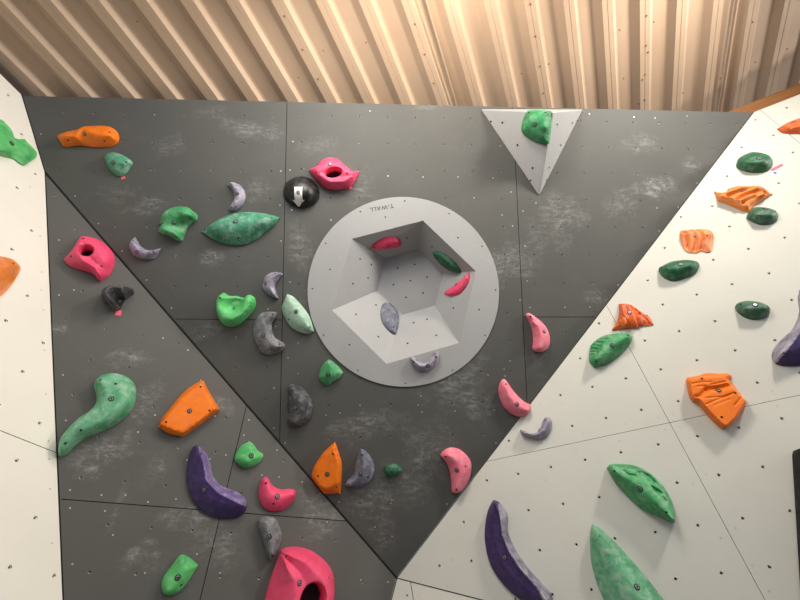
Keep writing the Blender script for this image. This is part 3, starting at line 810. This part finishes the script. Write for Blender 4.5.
hold('bright green bowl-shaped jug left of the lavender crescent', GC, CEN, 'a', [(148, 240), (155, 185), (190, 145), (235, 128), (275, 145), (300, 160), (370, 160), (425, 175), (460, 152), (510, 152), (550, 180), (560, 245), (535, 310), (490, 360), (440, 410), (380, 455), (310, 468), (240, 448), (185, 390), (155, 320)],
     .075, 'lime', [(342, 285)], [(200, 178)], crests=[(1, 2.2, [(210, 175), (185, 270), (230, 360), (320, 390), (420, 340), (490, 260), (510, 195)]), (.55, 1.8, [(320, 185), (380, 185)])], pockets=[(330, 235, 95, 70, -15, .22, .45)], res=28)
hold('lavender crescent above the pale sage leaf-shaped hold', GC, CEN, 'F', [(248, 345), (255, 310), (280, 290), (310, 288), (332, 297), (320, 310), (305, 330), (300, 350), (308, 375), (313, 395), (290, 388), (265, 370)], .04, 'lavender', [(262, 333)], [(303, 294), (287, 379)], crests=[(1, 1.6, [(305, 297), (284, 318), (280, 350), (295, 378)])], bolt_scale=.9)
hold('pale sage leaf-shaped hold at the left rim of the round inset panel', GC, CEN, 'F', [(345, 375), (375, 388), (410, 425), (440, 470), (457, 525), (430, 535), (395, 527), (360, 505), (335, 465), (325, 430), (335, 400)], .045, 'sage', [(385, 446)], [(440, 509), (355, 478)], crests=[(1, 2, [(358, 405), (385, 450), (435, 505)])], corners=(0, 4))
hold('chalky grey crescent below the bright green bowl-shaped jug', GC, CEN, 'F', [(208, 525), (215, 485), (240, 455), (275, 447), (305, 450), (306, 470), (290, 495), (290, 525), (302, 552), (338, 575), (335, 595), (310, 612), (275, 620), (240, 605), (228, 585), (215, 560)], .05, 'grey', [(252, 542)], [(291, 457), (318, 577)], crests=[(1, 2, [(285, 462), (258, 495), (262, 545), (285, 580), (322, 588)])])
hold('small light green hold at the lower left rim of the round inset panel', GC, CEN, 'J', [(515, 78), (535, 88), (560, 112), (573, 132), (560, 150), (530, 170), (508, 182), (485, 168), (473, 150), (480, 120), (495, 95)], .045, 'green', [(511, 138)], [], crests=[(1, 1.8, [(518, 100), (515, 135)])], corners=(3,))
hold('charcoal half-round hold left of the small light green hold', GC, CEN, 'J', [(348, 195), (360, 178), (385, 178), (420, 200), (443, 230), (452, 265), (445, 305), (420, 335), (385, 350), (355, 343), (345, 325), (350, 290), (345, 250), (350, 220)], .05, 'charcoal', [(381, 271)], [(359, 192), (425, 272), (353, 330)], crests=[(1, 2, [(375, 200), (390, 265), (375, 325)])], grooves=[([(425, 262), (430, 285)], 7, .008)])
hold('orange pointed hold at the lower left edge of the overhang', GC, CEN, 'N', [(541, -33), (558, 20), (568, 55), (567, 120), (562, 177), (495, 180), (470, 150), (448, 115), (455, 70), (490, 15), (520, -15)], .05, 'orange', [(509, 97)], [(532, 16), (472, 104), (546, 149)], crests=[(1, 1.2, [(538, -22), (550, 25), (553, 70), (548, 135), (500, 155), (478, 140), (462, 112), (468, 78), (498, 25), (538, -22)])], corners=(0, 4, 5), sharp=32, smooth=1)
hold('blue-grey crescent between the orange pointed hold and the tiny green hold', GC, CEN, 'N', [(645, -7), (665, 5), (690, 40), (698, 75), (690, 110), (665, 140), (630, 155), (600, 152), (580, 143), (590, 120), (615, 95), (622, 60), (630, 20)], .045, 'slate', [(642, 96)], [(648, 19), (672, 107), (594, 139)], crests=[(1, 1.7, [(646, 10), (652, 60), (640, 105), (595, 140)])], corners=(0,))
hold('tiny green round hold low on the overhang', GC, CEN, 'N', [(735, 85), (740, 65), (765, 53), (790, 58), (808, 75), (800, 95), (775, 110), (750, 105)], .03, 'forest', [(767, 82)], [(755, 72), (790, 75)], bolt_scale=.8)
hold('salmon pink crescent right of the round inset panel, highest of the three', GC, CEN, 'G', [(502, 460), (518, 453), (555, 475), (590, 510), (605, 550), (600, 585), (575, 605), (545, 607), (530, 595), (532, 560), (528, 520), (515, 485)], .05, 'salmon', [(577, 525)], [(522, 466)], crests=[(1, 1.8, [(515, 468), (552, 505), (565, 550), (560, 590)])])
hold('salmon pink crescent at the right edge of the overhang, middle one of three', GC, CEN, 'K', [(400, 170), (415, 156), (435, 175), (460, 210), (495, 245), (525, 262), (522, 290), (495, 305), (460, 302), (425, 280), (405, 250), (393, 205)], .05, 'salmon', [(469, 257)], [(423, 177)], crests=[(1, 1.8, [(413, 176), (435, 225), (470, 265), (510, 282)])])
hold('salmon pink crescent low at the right edge of the overhang, lowest of three', GC, CEN, 'K', [(162, 460), (185, 435), (215, 430), (250, 445), (280, 480), (287, 520), (275, 570), (245, 612), (210, 610), (205, 570), (200, 530), (185, 490)], .05, 'salmon', [(226, 521)], [(183, 467), (262, 505), (226, 598)], crests=[(1, 1.8, [(190, 458), (230, 490), (240, 540), (228, 600)])])
# in the round inset panel
def fp(u, v): return facet_of(u, v)
hold('pink half-moon hold on the upper left facet of the hexagonal recess', GD, fp(387, 244), 'Z', [(213, 175), (230, 155), (255, 142), (285, 140), (302, 152), (300, 170), (270, 178), (240, 180)], .022, 'rose', [(267, 168)], [(222, 172)], crests=[(1, 1.8, [(235, 168), (270, 160), (292, 158)])], bolt_scale=.9, sil=.3)
hold('dark green leaf-shaped hold on the upper right facet of the hexagonal recess', GD, fp(441, 262), 'G', [(130, 210), (150, 205), (185, 220), (220, 248), (245, 283), (235, 292), (200, 285), (165, 262), (140, 235)], .022, 'forest', [(165, 258)], [], crests=[(1, 1.8, [(145, 215), (190, 250), (235, 284)])], bolt_scale=.9, sil=.3)
hold('pink half-moon hold on the right facet of the hexagonal recess', GD, fp(456, 287), 'G', [(275, 290), (278, 320), (260, 355), (235, 378), (200, 384), (175, 372), (210, 345), (245, 318)], .022, 'rose', [(224, 338)], [(257, 307)], crests=[(1, 1.8, [(268, 305), (240, 345), (195, 374)])], bolt_scale=.9, sil=.3)
hold('lavender half-moon hold on the lower left facet of the hexagonal recess', GD, fp(391, 325), 'Z', [(263, 335), (280, 345), (295, 365), (297, 395), (287, 432), (268, 425), (248, 400), (241, 370), (247, 345)], .022, 'slate', [(269, 359)], [(281, 411)], crests=[(1, 1.8, [(264, 345), (272, 385), (284, 424)])], bolt_scale=.9, sil=.3)
P_D = Plane(CEN.n, CEN.d - HZ)
hold('lavender crescent on the lower rim of the round inset panel', GD, P_D, 'K', [(40, 72), (55, 68), (75, 85), (100, 90), (125, 70), (140, 48), (158, 52), (157, 80), (140, 108), (105, 128), (75, 122), (50, 100)], .035, 'lavender', [(111, 103)], [(55, 88), (143, 68)], crests=[(1, 1.8, [(50, 78), (80, 103), (115, 100), (150, 62)])], bolt_scale=.9)
hold('green half-dome hold on the triangular pyramid volume', 'holds on the triangular volume', TL, 'C', [(485, 200), (490, 160), (510, 125), (545, 121), (580, 122), (605, 125), (606, 180), (598, 255), (570, 255), (530, 240), (500, 220)], .07, 'emerald', [(538, 179)], [(516, 131), (582, 130)], crests=[(1, 2.2, [(545, 165), (580, 190)])], corners=(5, 7), grooves=[([(560, 140), (600, 150)], 7, .006), ([(558, 160), (600, 172)], 7, .006), ([(565, 180), (600, 195)], 7, .006), ([(570, 205), (598, 215)], 7, .006)], sil=.2)
# lower left dark wall
hold('hot pink jug with a round dark pocket beside the white left wall', GL, LDP, 'E', [(320, 137), (345, 140), (385, 152), (425, 180), (455, 220), (458, 260), (440, 300), (405, 327), (390, 315), (370, 295), (330, 282), (290, 270), (262, 250), (257, 228), (275, 205), (295, 180)], .075, 'pink', [(376, 235)], [(333, 155), (284, 225), (406, 264)],
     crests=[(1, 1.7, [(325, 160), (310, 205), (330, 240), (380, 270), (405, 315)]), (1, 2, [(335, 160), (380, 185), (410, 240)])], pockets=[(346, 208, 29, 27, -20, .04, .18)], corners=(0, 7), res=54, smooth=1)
hold('dark grey hooked jug with a hollow, above the green S-shaped hold', GL, LDP, 'g', [(212, 220), (225, 180), (270, 155), (340, 152), (420, 155), (490, 165), (530, 190), (540, 235), (505, 265), (460, 300), (430, 340), (410, 380), (370, 415), (330, 395), (290, 340), (250, 320), (225, 280)],
     .13, 'charcoal', [(372, 262)], [], crests=[(1, 2.5, [(250, 210), (300, 180), (400, 178), (500, 205)]), (1, 2.5, [(250, 215), (290, 290), (355, 340)])], pockets=[(395, 258, 84, 62, -22, .08, .25)], res=28, smooth=1, sil=.55)
hold('large green S-shaped sloper beside the white left wall', GL, LDP, 'I', [(372, 175), (385, 145), (420, 132), (465, 133), (510, 150), (540, 180), (545, 220), (535, 265), (505, 305), (460, 340), (400, 370), (340, 395), (300, 425), (270, 455), (245, 467), (230, 450), (232, 400), (255, 360), (300, 315), (350, 280), (380, 245), (382, 215)],
     .075, 'mint', [(445, 235)], [(402, 160), (462, 175), (324, 361), (262, 413)], crests=[(1, 1.8, [(405, 165), (425, 215), (415, 260), (340, 325), (270, 375), (245, 440)]), (.92, 2.2, [(470, 180), (480, 250), (420, 310), (330, 360)])])
hold('orange four-sided hold in the middle of the lower dark wall', GL, LDP, 'p', [(203, 379.5), (208, 390), (220, 410), (200, 425), (183, 437), (168, 433), (158, 427), (160.5, 419), (180, 395), (193, 384)], .05, 'orange', [(189.5, 411)], [(166, 422), (209.5, 410.5), (200.5, 386.7)], crests=[(1, 1.2, [(202, 383), (216, 408.5), (199, 422), (182, 433), (169, 428), (161, 424), (182, 399), (202, 383)])], corners=(0, 2, 4, 6, 7), sharp=32, smooth=1, res=24)
hold('large deep purple bent hold with a chalky violet inner face on the dark wall', GL, LDP, 'p', [(196, 445), (206, 453), (211, 466), (214, 477), (222, 486), (235, 491), (245, 498), (246, 509), (238, 517), (222, 518), (205, 513), (193, 500), (187, 483), (187, 466), (190, 452)], .06, 'purple', [(204, 490)], [(201, 454), (237.5, 507)],
     crests=[(1, 1.5, [(197, 449), (203, 462), (206, 481), (218, 493), (241, 505)])], second=('violetgrey', 'p', [(197, 443), (203, 462), (206, 480), (218, 493), (246, 507), (252, 495), (225, 478), (214, 450)]), smooth=1, res=52)
hold('small light green hold right of the purple bent hold', GL, LDP, 'J', [(200, 405), (215, 415), (230, 438), (253, 455), (250, 475), (225, 500), (185, 514), (155, 500), (138, 480), (145, 450), (170, 420)], .05, 'lime', [(205, 462)], [], crests=[(1, 2, [(200, 435), (205, 465), (190, 480)])], corners=(0, 3))
hold('pink two-horned hold beside the orange pointed hold', GL, LDP, 'N', [(262, 107), (275, 115), (290, 140), (320, 157), (360, 155), (383, 163), (383, 190), (360, 220), (325, 242), (280, 243), (250, 225), (237, 195), (235, 165), (243, 125)], .05, 'pink', [(310, 185)], [(264, 133), (294, 215)], crests=[(1, 2, [(265, 125), (280, 175), (320, 190), (370, 175)])])
hold('chalky grey drop-shaped hold above the large pink pocket hold', GL, LDP, 'N', [(230, 285), (250, 267), (280, 265), (305, 275), (320, 310), (328, 345), (320, 385), (300, 430), (285, 440), (265, 415), (255, 370), (240, 330)], .06, 'grey', [(276, 348)], [(292, 424)], crests=[(1, 2, [(265, 290), (280, 350), (290, 415)])], grooves=[([(300, 332), (315, 325)], 3, .003)])
hold('very large pink hold with a dark pocket at the bottom edge', GL, LDP, 'N', [(322, 400), (350, 388), (400, 388), (450, 405), (500, 445), (530, 490), (542, 545), (540, 620), (515, 690), (440, 730), (340, 720), (270, 670), (257, 620), (268, 565), (285, 505), (308, 440)], .13, 'pink', [(398, 532)], [(344, 421), (515, 511)],
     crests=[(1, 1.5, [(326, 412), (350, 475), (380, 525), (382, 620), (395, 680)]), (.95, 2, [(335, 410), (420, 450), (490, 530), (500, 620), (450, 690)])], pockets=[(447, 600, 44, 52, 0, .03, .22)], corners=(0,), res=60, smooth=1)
hold('bright green drop-shaped hold at the bottom left of the dark wall', GL, LDP, 'M', [(715, 425), (735, 418), (765, 435), (793, 460), (775, 490), (750, 530), (715, 570), (680, 585), (655, 580), (645, 545), (655, 505), (685, 465)], .055, 'lime', [(711, 510)], [(725, 540)], crests=[(1, 1.8, [(735, 435), (715, 500), (675, 560)])], corners=(3,))
# right white wall
hold('dark green dome hold highest on the white right wall', GR, RWL, 'D', [(545, 345), (555, 315), (590, 290), (630, 278), (670, 290), (688, 315), (688, 345), (660, 368), (610, 372), (565, 362)], .06, 'forest', [(637, 315)], [], crests=[(1, 2.2, [(590, 330), (650, 325)])], grooves=[([(570, 345), (620, 335), (660, 340)], 6, .004)])
hold('orange deeply fluted fan-shaped hold between two dark green domes', GR, RWL, 'b', [(118, 128), (150, 122), (205, 128), (260, 92), (320, 75), (400, 80), (480, 75), (530, 100), (582, 150), (540, 180), (450, 235), (385, 300), (340, 290), (270, 260), (200, 232), (140, 205)], .055, 'tawny', [(352, 132)], [(228, 115), (517, 130), (355, 222)],
     crests=[(1, 1.5, [(150, 150), (230, 170), (320, 200), (380, 270)]), (1, 1.5, [(240, 130), (330, 100), (460, 90)]), (.95, 1.4, [(320, 200), (440, 150), (540, 140)])], grooves=[([(230, 160), (340, 125), (470, 85)], 9, .016), ([(290, 190), (400, 145), (505, 110)], 9, .016), ([(330, 225), (420, 175), (530, 130)], 9, .014), ([(370, 275), (450, 215), (560, 155)], 8, .012)], corners=(0, 8, 11), smooth=1, res=34, sharp=40)
hold('dark green dome hold below the orange fluted fan-shaped hold', GR, RWL, 'D', [(585, 548), (610, 515), (645, 500), (690, 508), (712, 530), (708, 560), (680, 578), (640, 580), (605, 567)], .055, 'moss', [(662, 515)], [(700, 525)], crests=[(1, 2.2, [(620, 540), (680, 535)])])
hold('orange fluted hold cut by the right edge of the picture', GR, RWL, 'D', [(708, 197), (740, 175), (780, 155), (830, 140), (870, 150), (880, 200), (830, 220), (790, 216), (760, 215), (728, 212)], .05, 'rust', [(776, 167)], [], crests=[(1, 1.5, [(740, 190), (850, 165)])], grooves=[([(740, 210), (790, 180), (850, 165)], 8, .012), ([(770, 212), (850, 190)], 8, .010)], smooth=1, corners=(0,))
hold('pale orange scalloped hold near the right edge of the overhang', GR, RWL, 'H', [(322, 125), (340, 115), (380, 112), (430, 112), (450, 130), (453, 165), (445, 205), (425, 210), (405, 204), (385, 212), (350, 208), (330, 185), (320, 150)], .04, 'peach', [(380, 143)], [(349, 178), (428, 142)], crests=[(1, 1.8, [(340, 130), (390, 130), (435, 135)])], grooves=[([(340, 128), (354, 165), (350, 210)], 4, .015), ([(366, 115), (386, 160), (383, 210)], 4, .015), ([(392, 112), (415, 155), (410, 206)], 4, .015)], smooth=0, res=54, bolt_scale=.8)
hold('dark green domed hold below the pale orange scalloped hold', GR, RWL, 'H', [(235, 275), (260, 255), (300, 238), (350, 232), (385, 238), (397, 262), (385, 290), (350, 310), (300, 325), (265, 318), (243, 300)], .06, 'forest', [(323, 258)], [(264, 264)], crests=[(1, 2.2, [(275, 275), (360, 262)])], grooves=[([(345, 285), (375, 265)], 4, .004)])
hold('small grey-green domed hold near the purple hold at the right edge', GR, RWL, 'H', [(540, 428), (560, 408), (600, 398), (645, 403), (675, 418), (680, 440), (670, 465), (630, 480), (590, 475), (555, 455)], .055, 'moss', [(620, 420)], [(562, 418)], crests=[(1, 2.2, [(575, 435), (650, 430)])], grooves=[([(580, 460), (650, 448)], 5, .004)])
hold('rust orange fluted wedge at the edge of the dark overhang', GR, RWL, 'd', [(258, 95), (285, 82), (335, 88), (370, 110), (420, 145), (465, 175), (490, 232), (440, 240), (395, 245), (375, 258), (300, 262), (218, 272), (215, 260), (245, 210), (260, 150)], .05, 'rust', [(330, 150)], [(265, 218), (445, 170)], crests=[(1, 1.5, [(280, 105), (300, 190), (300, 235)]), (.9, 1.4, [(320, 110), (385, 235)])], grooves=[([(335, 92), (380, 160), (392, 244)], 6, .016), ([(375, 118), (425, 180), (445, 238)], 6, .015), ([(405, 138), (455, 190), (482, 228)], 5, .012), ([(262, 150), (310, 200), (350, 245)], 3, .005)], smooth=0, res=54, corners=(6, 11), sharp=40)
hold('green leaf-shaped hold with a scaly rim below the rust orange wedge', GR, RWL, 'd', [(95, 520), (62, 480), (62, 420), (75, 365), (120, 320), (180, 290), (260, 280), (320, 282), (352, 305), (340, 350), (300, 400), (240, 455), (170, 500)], .065, 'green', [(214, 370)], [(318, 302), (107, 478)], crests=[(1, 2, [(110, 460), (200, 370), (310, 310)])], grooves=[([(72, 395), (118, 412)], 5, .011), ([(78, 372), (128, 395)], 5, .011), ([(92, 350), (138, 378)], 5, .011), ([(112, 330), (152, 352)], 5, .011), ([(70, 420), (108, 432)], 5, .010), ([(140, 312), (186, 322)], 5, .010), ([(105, 380), (112, 420)], 5, .008), ([(125, 352), (118, 395)], 4, .007)], corners=(0, 8), res=54, smooth=0)
hold('purple hold with pale lavender side cut by the right edge of the picture', GR, RWL, 'p', [(806, 286), (798, 296), (799, 312), (793, 328), (780, 341), (773, 350), (772, 358), (778, 365), (800, 366), (840, 360), (860, 330), (840, 290)], .07, 'purple', [], [(784, 353)], crests=[(1, 1.5, [(812, 292), (808, 320), (795, 340), (780, 355)])], second=('lavender', 'p', [(812, 280), (808, 320), (795, 339), (778, 362), (765, 366), (765, 340), (790, 300)]), smooth=1, res=52)
hold('orange rock-faceted slab hold in the middle of the white right wall', GR, RWL, 'c', [(118, 160), (135, 130), (220, 112), (290, 92), (380, 95), (455, 98), (462, 150), (578, 300), (560, 345), (490, 450), (415, 520), (370, 505), (300, 440), (240, 370), (200, 325), (165, 312), (140, 270)], .06, 'orange', [(365, 228)], [(238, 137), (492, 250), (388, 428)],
     crests=[(1, 1.2, [(135, 160), (238, 134), (398, 132), (480, 220), (565, 308), (485, 430), (415, 492), (320, 415), (225, 310), (170, 292), (145, 255), (135, 160)])], grooves=[([(275, 222), (360, 215), (440, 195)], 9, .014), ([(240, 350), (340, 305), (480, 250)], 3, .004), ([(260, 290), (400, 280), (450, 262)], 3, .003), ([(480, 345), (540, 270)], 3, .005), ([(160, 185), (240, 170), (310, 172)], 3, .003), ([(300, 190), (420, 165)], 3, .004), ([(170, 290), (225, 275), (265, 235)], 9, .010), ([(330, 345), (440, 300)], 3, .002), ([(200, 205), (260, 200)], 3, .003)], corners=(0, 6, 7, 10), smooth=0, res=62, sharp=40)
hold('large green leaf-shaped hold with cut slots on the white right wall', GR, RWL, 'P', [(27, 72), (45, 57), (100, 55), (155, 65), (210, 95), (255, 140), (285, 190), (300, 240), (300, 285), (285, 290), (240, 270), (180, 245), (120, 195), (60, 130)], .085, 'green', [(160, 156)], [(57, 84), (265, 250)], crests=[(1, 1.9, [(55, 80), (150, 140), (230, 210), (290, 275)])],
     grooves=[([(160, 87), (190, 118), (228, 136)], 3.2, .014), ([(172, 86), (205, 100), (236, 132)], 3.2, .013), ([(192, 102), (205, 112), (222, 124)], 4, .014), ([(212, 148), (235, 162), (250, 172)], 3.2, .013), ([(220, 160), (245, 180), (264, 202)], 3.2, .013), ([(95, 82), (118, 100), (142, 102)], 2.6, .010)], corners=(0, 8), res=72, smooth=0)
hold('long deep purple crescent with a pale lavender side on the white right wall', GR, RWL, 'O', [(372, 203), (395, 208), (420, 235), (432, 270), (430, 310), (440, 350), (470, 410), (520, 480), (570, 535), (604, 575), (612, 605), (600, 625), (560, 625), (490, 605), (430, 560), (380, 500), (350, 440), (335, 360), (338, 290), (352, 235)], .075, 'purple', [(419, 430)], [(381, 228), (391, 246)],
     crests=[(1, 1.5, [(382, 215), (402, 270), (410, 340), (440, 412), (488, 482), (548, 547), (585, 605)])], second=('lavender', 'O', [(390, 195), (404, 270), (411, 340), (440, 412), (488, 482), (547, 547), (588, 620), (640, 620), (600, 530), (500, 400), (440, 200)]), res=56, smooth=1)
hold('large green leaf-shaped hold cut by the bottom edge on the white wall', GR, RWL, 'p', [(592, 524), (602, 530), (618, 545), (640, 570), (660, 595), (680, 625), (672, 645), (645, 640), (620, 620), (602, 595), (592, 565), (590, 540)], .075, 'mint', [(637, 587)], [(600, 536)], crests=[(1, 1.8, [(595, 530), (610, 560), (640, 600), (670, 635)])], corners=(0,), grooves=[([(615, 565), (622, 580)], 2, .005)])
hold('small lavender crescent on the white wall below the middle salmon crescent', GR, RWL, 'K', [(480, 358), (495, 362), (520, 370), (545, 368), (562, 350), (572, 318), (585, 306), (605, 320), (605, 350), (590, 385), (560, 400), (525, 395), (490, 382)], .045, 'lavender', [(558, 360)], [(584, 320), (497, 367)], crests=[(1, 1.8, [(490, 368), (540, 380), (575, 360), (592, 325)])], bolt_scale=.85)
hold('tall black volume cut by the right edge of the picture', GR, RWL, 'p', [(792, 455), (793, 451), (797, 450), (860, 436), (866, 440), (880, 600), (878, 606), (804, 596), (800, 588)], .08, 'matteblack', [], [], crests=[(1, 3, [(800, 458), (858, 443), (872, 598), (808, 588), (800, 458)])], poly=True, edge=.7, sil=.1, name='climbing_volume', cat='climbing volume', smooth=0)

# ---------------------------------------------------------------- tape tags
def tape(label, plane, u, v, w, h, ang, mat, extra=None):
    o = link('tape_tag', box_mesh('tape_tag', -w / 2, w / 2, -h / 2, h / 2, .0003, .0016, .0004), None, [mat], plane.matrix(plane.p2(u, v)) @ Matrix.Rotation(math.radians(ang), 4, 'Z'))
    tag(o, label, 'tape', 'route tape tags')
    if extra: link('mark', box_mesh('mark', -.006, .006, -.006, .006, .0016, .002, .0001), o, [extra])
    return o
tape('small pink tape tag under the green teardrop hold at top left', CEN, 123, 177, .020, .022, 20, M['tape_pink'])
tape('small pink tape tag under the pink eye-shaped jug', CEN, 350, 187, .018, .024, 25, M['tape_pink'])
tape('small pink tape tag under the dark grey hooked jug', LDP, 118.5, 313, .022, .026, 10, M['tape_pink'])
tape('pink tape tag right of the highest dark green dome hold', RWL, 777, 167.5, .056, .014, 12, M['tape_pink'])
tape('white tape tag with a blue mark below the pink tape tag', RWL, 775, 173, .056, .016, -6, M['tape_white'], M['tape_blue'])

# ---------------------------------------------------------------- lamps and added fill lights
def lamp(name, P, power, radius, col, size=None):
    l = bpy.data.lights.new(name, 'POINT'); l.energy = power; l.shadow_soft_size = radius; l.color = col
    o = bpy.data.objects.new(name, l); C.objects.link(o); o.location = world(P); return o
#LAMPS#
def at_height(u, v, z): r = ray(u, v); return r * z / (UP @ r)
def panel_lamp(name, P, target, power, size, col):
    l = bpy.data.lights.new(name, 'AREA'); l.shape = 'DISK'; l.size = size; l.energy = power; l.color = col
    o = bpy.data.objects.new(name, l); C.objects.link(o); a, b = Vector(world(P)), Vector(world(target)); o.location = a
    o.rotation_euler = (b - a).to_track_quat('-Z', 'Y').to_euler(); return o
lamp('hall_lamp', at_height(480, -75, 2.05), 17, .10, (1, .87, .72))
panel_lamp('unseen_panel_lamp', at_height(900, -200, 2.1), A_([-.1, 0, 1.9]), 30, .30, (1, .93, .82))
panel_lamp('unseen_panel_lamp', at_height(330, -130, 1.9), A_([0, 0, 1.9]), 13, .6, (1, .95, .86))
panel_lamp('unseen_panel_lamp', 4.2 * W[0] - .2 * W[1] + 1.5 * UP, A_([-1.2, .2, 1.7]), 72, .6, (1, .95, .87))  # fill light added from the right to brighten the left wall, no known lamp
panel_lamp('unseen_panel_lamp', 1.9 * UP - .8 * W[1] - .8 * W[0], A_([.1, 0.2, 1.9]), 9, 1.0, (1, .97, .93))
panel_lamp('unseen_panel_lamp', -2.4 * W[1] + 1.5 * UP, A_([0, 0.3, 1.9]), 8, 1.2, (.92, .96, 1))  # added front fill behind the camera, not a known lamp

w = bpy.data.worlds.new('hall'); bpy.context.scene.world = w; w.use_nodes = True
w.node_tree.nodes['Background'].inputs[0].default_value = (.85, .91, 1, 1); w.node_tree.nodes['Background'].inputs[1].default_value = .40

cam = bpy.data.cameras.new('camera'); cam.sensor_width = 36; cam.lens = 36 * F / 800; cam.clip_start = .01
co = bpy.data.objects.new('camera', cam); C.objects.link(co)
m = Matrix.Identity(4)
for i in range(3): m[i][0], m[i][1], m[i][2], m[i][3] = W[i][0], -W[i][1], -W[i][2], CAM[i]
co.matrix_world = m
sc = bpy.context.scene; sc.camera = co
sc.view_settings.view_transform = 'Standard'; sc.view_settings.look = 'None'; sc.view_settings.exposure = 0.43; sc.view_settings.gamma = 1
sc.view_settings.use_curve_mapping = False
